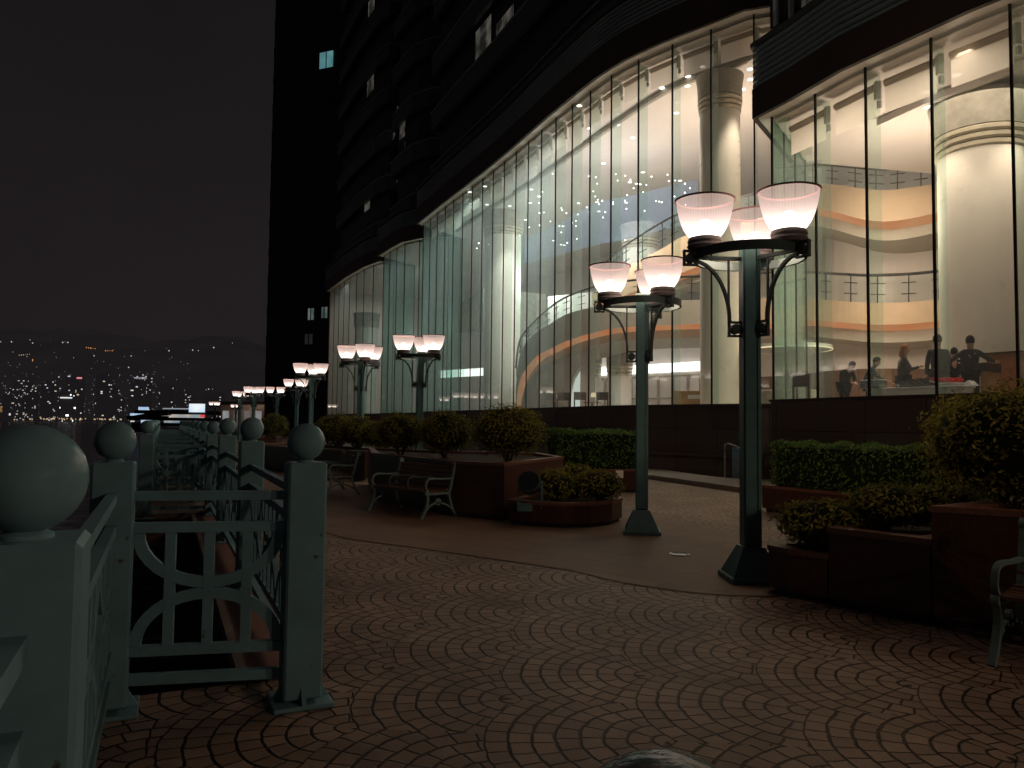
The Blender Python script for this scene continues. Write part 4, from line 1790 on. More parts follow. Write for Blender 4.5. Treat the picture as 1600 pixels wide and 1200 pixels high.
def ribbon(rows, mf, bal=True, amber=True, name='stair', skirt=None, step=3):
    """curved balcony or stair flight. rows: px, y of rail, y of fascia top, y of fascia bottom, depth"""
    rows = smooth_path(rows, 5)
    rail = [at(r_[0], r_[1], r_[4]) for r_ in rows]
    top = [at(r_[0], r_[2], r_[4]) for r_ in rows]
    bot = [at(r_[0], r_[3], r_[4]) for r_ in rows]
    plan = [(p.x, p.y) for p in top]
    n = len(rows)
    inn = Vector((.6, .8))
    mb = MB()
    for i in range(n - 1):
        mb.add([top[i], top[i + 1], bot[i + 1], bot[i]], [(3, 2, 1, 0)])
    # top tread / floor
    for i in range(n - 1):
        o = Vector((inn.x, inn.y, 0)) * 2.0
        mb.add([top[i], top[i + 1], top[i + 1] + o, top[i] + o], [(0, 1, 2, 3)])
    f = hp(mb, name + '_fascia', mf, smooth=True)
    if amber:
        mb = MB()
        for i in range(n - 1):
            h0, h1 = .22, .22
            o = Vector((inn.x, inn.y, 0)) * .5
            mb.add([bot[i], bot[i + 1], bot[i + 1] + o - Vector((0, 0, .16)), bot[i] + o - Vector((0, 0, .16))], [(0, 1, 2, 3)])
        hp(mb, 'cove_light', M['amber'], smooth=True)
        mb = MB()
        for i in range(n - 1):
            o = Vector((inn.x, inn.y, 0)) * .5 - Vector((0, 0, .16))
            o2 = Vector((inn.x, inn.y, 0)) * .35 - Vector((0, 0, .55))
            o3 = Vector((inn.x, inn.y, 0)) * 2.4 - Vector((0, 0, .8))
            mb.add([bot[i] + o, bot[i + 1] + o, bot[i + 1] + o2, bot[i] + o2], [(0, 1, 2, 3)])
            mb.add([bot[i] + o2, bot[i + 1] + o2, bot[i + 1] + o3, bot[i] + o3], [(0, 1, 2, 3)])
        hp(mb, 'soffit', M['fascia'], smooth=True)
    if bal:
        mb = MB()
        for i in range(n - 1):
            mb.add([top[i], top[i + 1], rail[i + 1] - Vector((0, 0, .04)), rail[i] - Vector((0, 0, .04))], [(0, 1, 2, 3)])
        hp(mb, 'balustrade_glass', M['balglass'], smooth=True)
        hp(MB().tube(rail, .05, 8), 'handrail', M['rail'], smooth=True)
        for i in range(2, n - 1, step):
            mb = MB()
            d = (top[i + 1] - top[i - 1]).normalized() * .22
            mb.bar(top[i], rail[i], .035, .035, (inn.x, inn.y, 0))
            for q in (.3, .7):
                c = top[i].lerp(rail[i], q)
                mb.bar(c - d, c + d, .03, .03)
            hp(mb, 'baluster', M['rail'])
    if skirt:
        i0, i1 = skirt
        o = Vector((inn.x, inn.y)) * .8
        pl = [(p.x + o.x, p.y + o.y) for p in bot[i0:i1]]
        hp(MB().wall(pl, FLOOR, [p.z - .5 for p in bot[i0:i1]]), 'stair_drum', M['plaster'], smooth=True)


# lower flight from the lobby floor to the mezzanine, then the mezzanine edge
ribbon([(806, 575, 610, 640, 40.0), (813, 530, 552, 592, 39.4), (836, 502, 521, 559, 38.4), (860, 480, 506, 545, 37.4), (885, 464, 491, 533, 36.5),
        (926, 449, 480, 520, 35.4), (970, 440, 474, 512, 34.6), (1040, 434, 470, 508, 33.4), (1100, 431, 468, 506, 32.2)], M['fascia'], name='stair', skirt=(4, 25))
ribbon([(1100, 431, 468, 506, 32.2), (1160, 428, 466, 506, 30.6), (1215, 425, 466, 505, 28.8), (1262, 425, 466, 500, 27.0), (1310, 428, 470, 503, 25.6), (1360, 430, 473, 507, 24.9),
        (1420, 428, 472, 506, 24.6), (1480, 422, 466, 500, 24.6), (1560, 412, 458, 492, 24.8), (1640, 400, 448, 482, 25)], M['peach'], name='mezzanine', step=4)
# upper flight and upper balcony
ribbon([(925, 428, 458, 476, 37.5), (945, 412, 444, 470, 37.0), (960, 397, 432, 470, 36.4), (985, 378, 414, 458, 35.6), (1035, 347, 388, 440, 34.2), (1066, 332, 370, 426, 33.4), (1110, 318, 358, 410, 32.0),
        (1170, 305, 345, 392, 30.0), (1230, 290, 330, 372, 27.6)], M['peach'], name='upper_stair', amber=True)
ribbon([(1215, 262, 285, 328, 27.8), (1262, 258, 285, 325, 26.2), (1300, 258, 288, 330, 25.2), (1345, 262, 294, 342, 24.6), (1385, 264, 297, 346, 24.4), (1430, 256, 292, 340, 24.3), (1480, 245, 284, 328, 24.3),
        (1560, 225, 268, 310, 24.6), (1640, 205, 250, 292, 25)], M['peach'], name='upper_balcony', step=4)

# wall below the mezzanine : white panels above a timber dado
wp = [at(1180, 600, 31.5), at(1262, 600, 29), at(1310, 600, 27), at(1380, 600, 26), at(1480, 600, 26), at(1640, 600, 26.5)]
wp = smooth_path([(p.x, p.y) for p in wp], 4)
hp(MB().slabwall(wp, FLOOR, 3.6, .15), 'timber_dado', M['woodpanel'])
hp(MB().slabwall(offset(wp, .03), 3.6, 9.0, .1), 'panel_wall', M['plaster'])
mb = MB()
for i in range(1, len(wp) - 1, 3):
    mb.bar((wp[i][0], wp[i][1] - .04, 3.6), (wp[i][0], wp[i][1] - .04, 4.75), .06, .06)
hp(mb, 'panel_trim', M['chair'])
# lit strip along the rear bar
sp_ = [at(850, 600, 44), at(960, 600, 41.5), at(1095, 600, 37.5)]
hp(MB().slabwall([(p.x, p.y) for p in sp_], 4.3, 4.75, .1), 'light_strip', M['striplight'])
hp(MB().slabwall([(p.x + .3, p.y + .4) for p in sp_], FLOOR, 9.0, .2), 'bar_wall', M['plaster'])
mb = MB()
for k in range(13):
    q = sp_[0].lerp(sp_[1], k / 6) if k < 7 else sp_[1].lerp(sp_[2], (k - 6) / 6)
    mb.box((q.x + .2, q.y + .2, FLOOR + 1.15), (.12, .12, 2.3), R(-30))
mb.bar((sp_[0].x + .2, sp_[0].y + .2, 4.2), (sp_[1].x + .2, sp_[1].y + .2, 4.2), .14, .12)
mb.bar((sp_[1].x + .2, sp_[1].y + .2, 4.2), (sp_[2].x + .2, sp_[2].y + .2, 4.2), .14, .12)
mb.bar((sp_[1].x + .2, sp_[1].y + .2, 3.0), (sp_[2].x + .2, sp_[2].y + .2, 3.0), .14, .08)
hp(mb, 'bar_frame', M['capital'])
sp_ = [at(690, 600, 58), at(770, 600, 54)]
hp(MB().slabwall([(p.x, p.y) for p in sp_], 5.0, 5.55, .1), 'light_strip', M['striplight'])
# opening lit bright under the stair
op = at(905, 620, 37.6)
mb = MB()
q = Vector((-.80, .6, 0))
arc = []
for i in range(9):
    a = PI / 2 * i / 8
    arc.append((math.sin(a) * 1.0, 2.0 * math.cos(a) ** .8 if i < 8 else 0))
M['nook'] = emit('nook_glow', (1.0, 0.93, 0.88), 0.75)
pts = [at(889, 640, 36.9), at(892, 610, 36.9), at(897, 592, 36.9), at(905, 578, 36.9), at(913, 571, 36.9), at(922, 578, 36.9), at(931, 590, 36.9), at(931, 640, 36.9)]
mb.add(pts, [tuple(range(len(pts)))])
hp(mb, 'stair_opening', M['nook'])
hp(MB().tube(pts[:6], .07, 8), 'opening_trim', M['bracket'], smooth=True)
hp(MB().tube([pts[4], at(931, 588, 36.6)], .05, 6), 'stair_stringer', M['rail'])
# grey box of the left mezzanine
a = [at(716, 478, 50), at(755, 450, 47.5), at(756, 519, 47.5), at(716, 520, 50)]
mb = MB()
o = Vector((4, 2, 0))
mb.add(a + [p + o for p in a], [(0, 1, 2, 3), (4, 7, 6, 5), (0, 4, 5, 1), (1, 5, 6, 2), (2, 6, 7, 3), (3, 7, 4, 0)])
hp(mb, 'side_mezzanine', M['capital'])


def column(px, d, r, zt, label_name='column', seg=40):
    q = at(px, 640, d)
    mb = MB()
    mb.lathe([(r * 1.12, FLOOR), (r * 1.12, FLOOR + .25), (r, FLOOR + .32), (r, zt - 1.35)], seg, (q.x, q.y, 0))
    c = hp(mb, label_name, M['column'], smooth=True)
    s = r
    mb = MB()
    for k in range(3):
        z = zt - 1.35 + k * .17
        mb.lathe([(s * (1.0 + .035 * k), z), (s * (1.05 + .035 * k), z + .04), (s * (1.05 + .035 * k), z + .12), (s * (1.0 + .035 * k), z + .16)], seg, (q.x, q.y, 0))
    hp(mb, 'capital_ring', M['gilt'], c, smooth=True)
    mb = MB()
    mb.lathe([(s * 1.1, zt - .84), (s * 1.11, zt - .5), (s * 1.14, zt - .25), (s * 1.19, zt - .06), (s * 1.19, zt)], seg, (q.x, q.y, 0))
    hp(mb, 'capital', M['capital'], c, smooth=True)
    return q


column(783, 42.8, 1.02, 13.4)
column(1126, 26.9, .70, 14.05)
column(1541, 18.4, .95, E1 - .25)
column(1000, 42, .95, 12.6)
column(838, 54, 1.0, 10.3)
column(570, 70, 1.05, 11.5)
column(1232, 27.5, .55, 9.0)
column(925, 39.5, .45, 5.6)
column(968, 38.5, .6, 5.4)

# ceiling downlights
def downlight(x, y, z):
    mb = MB()
    mb.lathe([(.0, 0), (.10, 0)], 12, (x, y, z - .012), cap=False)
    hp(mb, 'downlight', M['down'])


rnd = random.Random(11)
for px, py in ((1098, 104), (1141, 100), (1075, 119), (1074, 134), (1172, 108), (1172, 124), (936, 330), (920, 200), (1495, 117), (1575, 103), (1446, 144), (1449, 167), (905, 165)):
    z = E2 - .15 if px < 1180 else E1 - .1
    v = F_ + R_ * ((px - 800) / FPX) - U_ * ((py - 600) / FPX)
    v = v * ((z - EYE) / v.z)
    downlight(v.x, v.y, z)
for i in range(9):
    a = 2 * PI * i / 9
    q = at(783, 640, 42.8)
    downlight(q.x + 2.0 * math.cos(a), q.y + 2.0 * math.sin(a), E2 - .15)
for k in range(26):
    tt = rnd.uniform(.1, 1.0)
    i = min(len(bay2) - 2, int(tt * (len(bay2) - 1)))
    p_ = Vector(bay2[i])
    q = p_ + Vector((.85, .5)) * rnd.uniform(2, 11)
    downlight(q.x, q.y, E2 - .15)
# ceiling trough lines
for off_, z in ((2.2, E2 - .16), ):
    P = offset(bay2, off_)
    hp(MB().slabwall(P, z - .18, z - .01, .16), 'ceiling_trough', M['capital'])
P = offset(bay1, 2.4)
hp(MB().slabwall(P[:-1], E1 - .3, E1 - .12, .16), 'ceiling_trough', M['ceil'])

# area light standing in for the lit ceiling fittings of the lobby
def area(px, d, z, sx, sy, p_, c, rz=0):
    q = at(px, 640, d)
    light('lobby_light', 'AREA', (q.x, q.y, z), p_, c, None, sx, sy, (0, 0, rz))


WARM, NEUT, COOL = (1.0, .85, .78), (1.0, .94, .92), (.88, 1.0, .99)
PEACH = (1.0, .80, .63)
area(1440, 20.5, E1 - .35, 5, 5, 420, PEACH)
area(1560, 17.0, E1 - .35, 3, 3, 170, PEACH)
area(1120, 31, E2 - .5, 6, 6, 620, WARM)
area(960, 37, E2 - .5, 6, 8, 700, NEUT)
area(820, 46, E2 - .5, 7, 8, 620, COOL)
area(690, 60, E2 - .5, 5, 8, 320, COOL)
area(590, 72, E2 - .5, 6, 6, 260, WARM)
area(1380, 22.0, 4.1, 5, 2, 80, PEACH)
area(1050, 35, 4.2, 6, 3, 90, NEUT)


def fill_lobe(px, d, z, p_, c):  # added fill hanging mid-room without a fitting, lifts ceiling and walls
    q = at(px, 640, d)
    light('lobby_light', 'POINT', (q.x, q.y, z), p_, c, None, 0.8)


fill_lobe(1440, 19.8, 6.9, 680, PEACH)
fill_lobe(1130, 30.0, 10.6, 860, PEACH)
fill_lobe(950, 35.0, 10.5, 720, NEUT)
fill_lobe(840, 43.0, 9.5, 480, COOL)
fill_lobe(735, 52.0, 8.5, 330, COOL)
fill_lobe(640, 63.0, 8.5, 170, COOL)


def spot(px, d, z, pc, dc, zc, p_, c, cone=46):  # added spotlight without a fitting, brightens a column shaft
    a, b = at(px, 640, d), at(pc, 640, dc)
    a.z, b.z = z, zc
    o = light('column_fill_spot', 'SPOT', a, p_, c, None, .15)
    o.data.spot_size = R(cone)
    o.data.spot_blend = .7
    o.rotation_mode = 'QUATERNION'
    o.rotation_quaternion = (b - a).to_track_quat('-Z', 'Y')


spot(1062, 28.0, 13.8, 1126, 26.9, 5.5, 1150, PEACH)
spot(1185, 25.4, 13.8, 1126, 26.9, 5.5, 950, PEACH)
spot(1420, 17.8, 9.3, 1541, 18.4, 4.0, 300, PEACH, 60)
spot(1660, 16.4, 9.3, 1541, 18.4, 4.0, 260, PEACH, 60)
spot(740, 44.5, 13.6, 783, 42.8, 6, 1300, NEUT, 40)
spot(812, 39.8, 13.6, 783, 42.8, 6, 1300, NEUT, 40)

# chandelier of small lights with a crystal sweep
q = at(960, 300, 36)
ch = thing('chandelier', 'wide sweep of tiny chandelier lights and blue crystal over the lobby stair', 'chandelier', (q.x, q.y, E2 - .15))
rnd = random.Random(5)
pts = [(931, 277), (962, 272), (965, 282), (985, 281), (1018, 276), (1043, 273), (1045, 283), (1010, 289), (1055, 282), (1070, 287), (1078, 294), (1070, 301), (1054, 307), (1030, 315), (1034, 316),
       (933, 287), (927, 299), (930, 307), (941, 314), (936, 319), (958, 316), (917, 324), (921, 331), (877, 325), (850, 332), (868, 336), (885, 333), (860, 346), (894, 348), (874, 353), (827, 355), (877, 363), (900, 345),
       (812, 368), (748, 380), (745, 388), (843, 352), (905, 318), (1005, 300), (990, 294), (980, 305)]
pts += [(rnd.gauss(930, 70), rnd.gauss(325, 22)) for _ in range(24)]
for px, py in pts:
    d = 33.5 + (1090 - px) / 300 * 6 + rnd.uniform(-.6, .6)
    p_ = at(px, py, d)
    mb = MB()
    mb.sphere((p_.x, p_.y, p_.z), .033, 6, 4)
    mb.build('bulb', M['spark'], ch, world=True)
mb = MB()
cs = [(820, 385, 372, 40.5), (870, 372, 350, 39.2), (930, 355, 318, 38), (985, 345, 306, 36.5), (1040, 330, 292, 35.2), (1090, 322, 280, 34.3)]
cs = smooth_path(cs, 5)
for i in range(len(cs) - 1):
    a, b = cs[i], cs[i + 1]
    mb.add([at(a[0], a[1] + 28, a[3]), at(b[0], b[1] + 28, b[3]), at(b[0], b[1], b[3] + .8), at(a[0], a[1], a[3] + .8)], [(0, 1, 2, 3)])
    mb.add([at(a[0], a[1], a[3] + .8), at(b[0], b[1], b[3] + .8), at(b[0], b[2], b[3] + 1.6), at(a[0], a[2], a[3] + 1.6)], [(0, 1, 2, 3)])
mb.build('crystal_sweep', M['crystal'], ch, world=True, smooth=True, angle=80)

# furniture ---------------------------------------------------------------
q = at(1580, 610, 17.0)
r = thing('service_counter', 'tall red wooden counter inside the glass at the right edge', 'counter', (q.x + .45, q.y + .1, FLOOR), R(-60))
MB().box((0, 0, .73), (1.7, .6, 1.46), 0, .01).build('body', M['wood'], r)
MB().box((0, 0, 1.48), (1.76, .66, .04), 0, .008).build('counter_top', M['chair'], r)
q = at(1528, 600, 17.1)
r = thing('pale_cabinet', 'pale cabinet with dark top left of the red counter, before the big column', 'cabinet', (q.x, q.y, FLOOR), R(-60))
MB().box((0, 0, .5), (.7, .5, 1.0), 0, .01).build('body', M['woodlight'], r)
MB().box((-.05, -.26, .55), (.5, .02, .8)).build('door', M['white'], r)
MB().box((0, 0, 1.1), (.74, .54, .2), 0, .008).build('top_box', M['chair'], r)
q = at(1130, 600, 27.6)
r = thing('reception_desk', 'red wooden reception desk behind the slim cream column', 'desk', (q.x + .3, q.y, FLOOR), R(-25))
MB().box((0, 0, .8), (1.7, .8, 1.6), 0, .01).build('body', M['wood'], r)
MB().box((-.97, -.05, .8), (.22, .7, 1.55), 0, .01).build('end_panel', M['woodlight'], r)
MB().box((0, 0, 1.62), (1.8, .9, .05), 0, .01).build('desk_top', M['chair'], r)
q = at(1078, 615, 27.8)
r = thing('low_counter', 'low pale wooden counter left of the reception desk', 'counter', (q.x, q.y, FLOOR), R(-25))
MB().box((0, 0, .5), (1.1, .7, 1.0), 0, .01).build('body', M['woodlight'], r)
MB().box((.25, -.36, .78), (.5, .02, .14)).build('paper', M['white'], r)

q0 = at(1375, 612, 17.6)
q1 = at(1500, 612, 15.9)
mid = (q0 + q1) / 2
r = thing('buffet_table', 'long white-topped buffet table just inside the glass, before the standing people', 'table', (mid.x, mid.y, FLOOR), math.atan2(q1.y - q0.y, q1.x - q0.x))
L = (q1 - q0).length + .3
MB().box((0, 0, .62), (L, .6, .05), 0, .01).build('table_top', M['white'], r)
MB().box((0, 0, .3), (L - .06, .54, .585)).build('cloth_skirt', M['white'], r)
TT = FLOOR + .645
tbl_rz = r.rotation_euler.z


def on_table(px, d):
    q = at(px, 600, d)
    return (q.x, q.y, TT)


r = thing('serving_tray', 'wide pale serving tray on the buffet table, behind the middle pane', 'tray', on_table(1436, 16.7), tbl_rz)
mb = MB()
mb.add([(-.36, -.17, 0), (.36, -.17, 0), (.36, .17, 0), (-.36, .17, 0), (-.46, -.23, .14), (.40, -.23, .19), (.40, .23, .19), (-.46, .23, .14)],
       [(3, 2, 1, 0), (0, 1, 5, 4), (1, 2, 6, 5), (2, 3, 7, 6), (3, 0, 4, 7)])
mb.build('tray_body', M['steel'], r)
MB().box((0, 0, .10), (.6, .3, .03), 0, .01).build('contents', M['white'], r)
r = thing('steel_box', 'low grey steel box on the buffet table before the seated person', 'box', on_table(1365, 17.5), tbl_rz)
MB().box((0, 0, .09), (.5, .3, .18), 0, .01).build('body', M['steel'], r)
MB().box((0, 0, .19), (.46, .26, .02), 0, .004).build('lid', M['white'], r)
r = thing('flower_bowl', 'bright red flowers in a low dish on the buffet table', 'flowers', on_table(1484, 16.2))
MB().lathe([(.1, 0), (.24, .03), (.28, .07), (.26, .07), (.2, .04)], 24, cap=False).build('dish', M['white'], r, smooth=True)
mb = MB()
for k in range(46):
    a, rr_ = rnd.uniform(0, 2 * PI), .24 * math.sqrt(rnd.random())
    mb.sphere((rr_ * math.cos(a), rr_ * math.sin(a), .09 + rnd.uniform(0, .07)), rnd.uniform(.025, .045), 7, 5)
mb.build('blooms', M['redflower'], r)
r = thing('folded_napkin', 'white folded napkin on the buffet table beside the red flowers', 'napkin', on_table(1514, 16.0), tbl_rz)
mb = MB()
mb.add([(-.15, -.1, 0), (.15, -.1, 0), (.15, .1, 0), (-.15, .1, 0), (.02, -.06, .12), (.08, .06, .10)], [(0, 1, 2, 3), (0, 4, 1), (1, 4, 5, 2), (2, 5, 3), (3, 5, 4, 0)])
mb.build('cloth', M['white'], r)


def make_chair(label):
    r = thing('lounge_chair', label, 'chair', group='dark chairs behind the glass')
    MB().box((0, 0, .46), (.56, .5, .07), 0, .015).build('seat', M['chair'], r)
    mb = MB()
    mb.box((0, .25, .98), (.56, .05, .34), 0, .01)
    mb.box((-.25, .25, .62), (.05, .05, .4))
    mb.box((.25, .25, .62), (.05, .05, .4))
    mb.build('backrest', M['chair'], r)
    for sx in (-1, 1):
        for sy in (-1, 1):
            MB().box((sx * .24, sy * .21, .215), (.045, .045, .43)).build('leg', M['chair'], r)
    return r


c0 = make_chair('leftmost dark square-backed chair behind the glass below the stair')
q = at(857, 625, 34.6)
c0.location = (q.x, q.y, FLOOR)
c0.rotation_euler = (0, 0, R(200))
for px, d, rz, lb in ((881, 34.0, 170, 'second dark square-backed chair from the left below the stair'), (904, 33.4, 190, 'third dark square-backed chair, beside the glowing stair opening'),
                      (945, 33.2, 150, 'dark square-backed chair right of the glowing stair opening')):
    q = at(px, 625, d)
    dup(c0, (q.x, q.y, FLOOR), R(rz), lb)
q = at(1262, 600, 20.4)
dup(c0, (q.x, q.y, FLOOR), R(120), 'lone dark chair behind the pane right of the nearest lamp')
def lounge_table(px, d, label):
    q = at(px, 625, d)
    r = thing('lounge_table', label, 'table', (q.x, q.y, FLOOR), 0, 'lounge tables behind the glass')
    MB().lathe([(.40, .72), (.42, .735), (.42, .755), (.40, .765)], 24).build('table_top', M['wood'], r, smooth=True)
    MB().lathe([(.25, 0), (.24, .03), (.05, .06), (.045, .72)], 16).build('pedestal', M['chair'], r, smooth=True)
    return r


lounge_table(868, 35.2, 'small round table behind the leftmost chairs below the stair')
lounge_table(925, 34.4, 'small round table in front of the glowing stair opening')
for px, d, lb in ((866, 35.3, 'small table lamp with a glowing shade on the table behind the leftmost chairs'), (927, 34.5, 'small table lamp with a glowing shade by the stair opening')):
    q = at(px, 625, d)
    r = thing('table_lamp', lb, 'lamp', (q.x, q.y, FLOOR + .766), 0, 'table lamps below the stair')
    MB().lathe([(.07, 0), (.06, .02), (.012, .04), (.012, .26)], 14).build('stem', M['steel'], r, smooth=True)
    MB().lathe([(.13, .22), (.09, .42)], 18, cap=False).build('lamp_shade', emit('table_shade', (1.0, .70, .45), .9), r, smooth=True)
# lit drum lamp shelf (round buffet canopy) by the return glass
q = at(1232, 575, 26.2)
r = thing('round_kiosk', 'round glass kiosk with a glowing rim behind the return glass', 'kiosk', (q.x, q.y, FLOOR))
MB().lathe([(1.0, 0), (1.0, .95), (.95, 1.0)], 32).build('counter', M['capital'], r, smooth=True)
MB().lathe([(1.3, 2.35), (1.4, 2.38), (1.4, 2.5), (.2, 2.6)], 32).build('canopy', M['bracket'], r, smooth=True)
MB().lathe([(1.41, 2.36), (1.43, 2.39)], 32, cap=False).build('glowing_rim', emit('rim_glow', (1, .75, .45), 1.3), r)
MB().lathe([(.12, .9), (.12, 2.36)], 16).build('support', M['steel'], r, smooth=True)

# ------------------------------------------------------------------ people
def person(name_label, loc, rz, pose, top, hair, h=1.7, hair_long=False, mask=False, skin='skin'):
    """one continuous skinned body; clothing shells and hair are children. local: faces -y"""
    r = thing('person', name_label, 'person', loc, rz)
    s = h / 1.7
    J = dict(pelvis=(0, 0, .93), waist=(0, -.0, 1.08), chest=(0, .0, 1.27), neck=(0, -.01, 1.45), head0=(0, -.03, 1.53), head1=(0, -.04, 1.64),
             hipL=(.09, 0, .90), kneeL=(.10, -.02, .50), ankL=(.10, .02, .09), toeL=(.10, -.13, .04),
             shL=(.17, .01, 1.39), elL=(.22, .0, 1.12), wrL=(.21, -.10, .90), haL=(.205, -.14, .83))
    for k in list(J):
        if k.endswith('L'):
            x, y, z = J[k]
            J[k[:-1] + 'R'] = (-x, y, z)
    J.update(pose)
    rad = dict(pelvis=.135, waist=.12, chest=.145, neck=.055, head0=.07, head1=.085, hip=.085, knee=.058, ank=.042, toe=.035, sh=.06, el=.044, wr=.03, ha=.034)
    E = [('pelvis', 'waist'), ('waist', 'chest'), ('chest', 'neck'), ('neck', 'head0'), ('head0', 'head1')]
    for S in 'LR':
        E += [('pelvis', 'hip' + S), ('hip' + S, 'knee' + S), ('knee' + S, 'ank' + S), ('ank' + S, 'toe' + S), ('chest', 'sh' + S), ('sh' + S, 'el' + S), ('el' + S, 'wr' + S), ('wr' + S, 'ha' + S)]
    V = {k: Vector(v) * s for k, v in J.items()}
    ex = []
    # fingers and thumb
    for S, sg in (('L', 1), ('R', -1)):
        d = (V['ha' + S] - V['wr' + S]).normalized()
        x = Vector((d.y, -d.x, 0))
        x = x.normalized() if x.length > .05 else Vector((1, 0, 0))
        x = d.cross(Vector((0, 0, 1))).normalized() if d.cross(Vector((0, 0, 1))).length > .1 else Vector((1, 0, 0))
        for f in range(4):
            base = V['ha' + S] + x * ((f - 1.5) * .021)
            L = (.07, .08, .075, .058)[f]
            ex.append((S, 'f%d%s' % (f, S), base + d * .03, base + d * (.03 + L * .55), base + d * (.02 + L) + d.cross(x) * .02))
        base = V['wr' + S].lerp(V['ha' + S], .6) + x * (-.035 * sg)
        ex.append((S, 't' + S, base, base + (d * .6 - x * .5 * sg) * .04, base + (d * .9 - x * .3 * sg) * .075))

    def skinmesh(name, keys, edges, scale, m, parent, fingers=False):
        vs, idx, rs = [], {}, []
        for k in keys:
            idx[k] = len(vs)
            vs.append(V[k])
            rs.append(rad[k.rstrip('LR') if k.rstrip('LR') in rad else k] * s * scale)
        es = [(idx[a], idx[b]) for a, b in edges]
        if fingers:
            for S, nm, a, b_, c in ex:
                i = len(vs)
                vs += [a, b_, c]
                rs += [.0095 * s, .009 * s, .007 * s]
                es += [(idx['ha' + S], i), (i, i + 1), (i + 1, i + 2)]
        me = bpy.data.meshes.new(name)
        me.from_pydata([tuple(v) for v in vs], es, [])
        me.materials.append(m)
        o = bpy.data.objects.new(name, me)
        col.objects.link(o)
        o.parent = parent
        sk = o.modifiers.new('skin', 'SKIN')
        sk.use_smooth_shade = True
        for i, sv in enumerate(me.skin_vertices[0].data):
            sv.radius = (rs[i], rs[i])
        me.skin_vertices[0].data[0].use_root = True
        sb = o.modifiers.new('sub', 'SUBSURF')
        sb.levels = 1
        sb.render_levels = 2
        return o
    allk = list(V)
    body = skinmesh('body', allk, E, 1.0, M[skin], r, True)
    ck = [k for k in allk if k.rstrip('LR') in ('pelvis', 'waist', 'chest', 'neck', 'sh', 'el', 'wr')]
    skinmesh('jacket', ck, [(a, b) for a, b in E if a in ck and b in ck], 1.16, M[top], r)
    tk = [k for k in allk if k.rstrip('LR') in ('pelvis', 'hip', 'knee', 'ank')]
    skinmesh('trousers', tk, [(a, b) for a, b in E if a in tk and b in tk], 1.13, M['cloth_black'], r)
    # head shape with face, hair
    hc = V['head1'] * 1.0
    fwd = Vector((0, -1, 0))
    ax_ = (V['head1'] - V['neck']).normalized()
    mb = MB()
    mb.sphere((0, 0, 0), .1 * s, 20, 14, (.78, .95, 1.18))
    mb.sphere((0, -.095 * s, -.015 * s), .017 * s, 8, 6, (.8, 1.2, 1.2))
    for sx in (-1, 1):
        mb.sphere((sx * .08 * s, 0.0, -.01 * s), .024 * s, 8, 6, (.4, .8, 1.2))
    tilt = ax_.to_track_quat('Z', 'Y')
    lean = Vector((0, 0, 1)).rotation_difference(ax_)
    hd = mb.build('head', M[skin], r, smooth=True, angle=80)
    hd.location = hc
    hd.rotation_mode = 'QUATERNION'
    hd.rotation_quaternion = lean
    mb = MB()
    for sx in (-1, 1):
        mb.sphere((sx * .032 * s, -.088 * s, .008 * s), .010 * s, 8, 6)
    mb.build('eye', M['hair_black'], hd, smooth=True)
    mb = MB()
    mb.sphere((0, .013 * s, .03 * s), .108 * s, 20, 12, (.83, .95, 1.08))
    if hair_long:
        mb.sphere((0, .05 * s, -.08 * s), .1 * s, 16, 10, (.85, .65, 1.3))
    # cut the face side free
    mb2 = MB()
    keep = {}
    for i, p_ in enumerate(mb.v):
        y, z = p_[1] / s, p_[2] / s
        k = p_
        if y < -.045 and z < .075:
            k = (p_[0] * .8, -.045 * s + (p_[1] + .045 * s) * .1, p_[2])
        mb2.v.append(k)
    mb2.f = mb.f
    mb2.build('hair', M[hair], hd, smooth=True, angle=80)
    if mask:
        MB().sphere((0, -.058 * s, -.045 * s), .055 * s, 14, 10, (1.05, .8, .85)).build('face_mask', M['mask'], hd, smooth=True, angle=80)
    return r


def pl(px, d, off=0):
    q = at(px, 620, d)
    return (q.x, q.y, FLOOR)


bow = dict(chest=(0, -.10, 1.22), neck=(0, -.19, 1.36), head0=(0, -.25, 1.41), head1=(0, -.31, 1.47), shL=(.17, -.13, 1.30), shR=(-.17, -.13, 1.30),
           elL=(.23, -.2, 1.06), elR=(-.23, -.2, 1.06), wrL=(.07, -.36, .98), wrR=(-.07, -.36, .98), haL=(.02, -.41, .96), haR=(-.02, -.41, .96))
person('person in black bowing the head with hands folded, leftmost behind the glass', pl(1319, 18.6), R(20), bow, 'cloth_black', 'hair_black', 1.42)
lean = dict(chest=(0, -.08, 1.24), neck=(0, -.14, 1.40), head0=(0, -.19, 1.47), head1=(0, -.22, 1.57), shL=(.17, -.09, 1.34), shR=(-.17, -.09, 1.34),
            elL=(.24, -.26, 1.13), wrL=(.16, -.48, 1.03), haL=(.14, -.55, 1.0), elR=(-.24, -.24, 1.12), wrR=(-.16, -.46, 1.02), haR=(-.14, -.53, 1.0))
person('person in navy wearing a pale face mask, leaning towards the steel box', pl(1357, 18.2), R(62), lean, 'cloth_navy', 'hair_black', 1.42, mask=True)
up_ = dict(elL=(.25, -.1, 1.15), wrL=(.15, -.30, 1.2), haL=(.13, -.37, 1.22), elR=(-.25, -.12, 1.15), wrR=(-.14, -.32, 1.22), haR=(-.12, -.38, 1.24))
person('person with reddish hair in a dark coat, facing the next person', pl(1412, 17.6), R(75), up_, 'cloth_grey', 'hair_red', 1.60, hair_long=True)
person('tall person in charcoal seen from behind, left of the big column', pl(1467, 16.75), R(170), {}, 'cloth_grey', 'hair_black', 1.74)
person('person in black half hidden between two others at the big column', pl(1492, 17.3), R(150), up_, 'cloth_black', 'hair_black', 1.52)
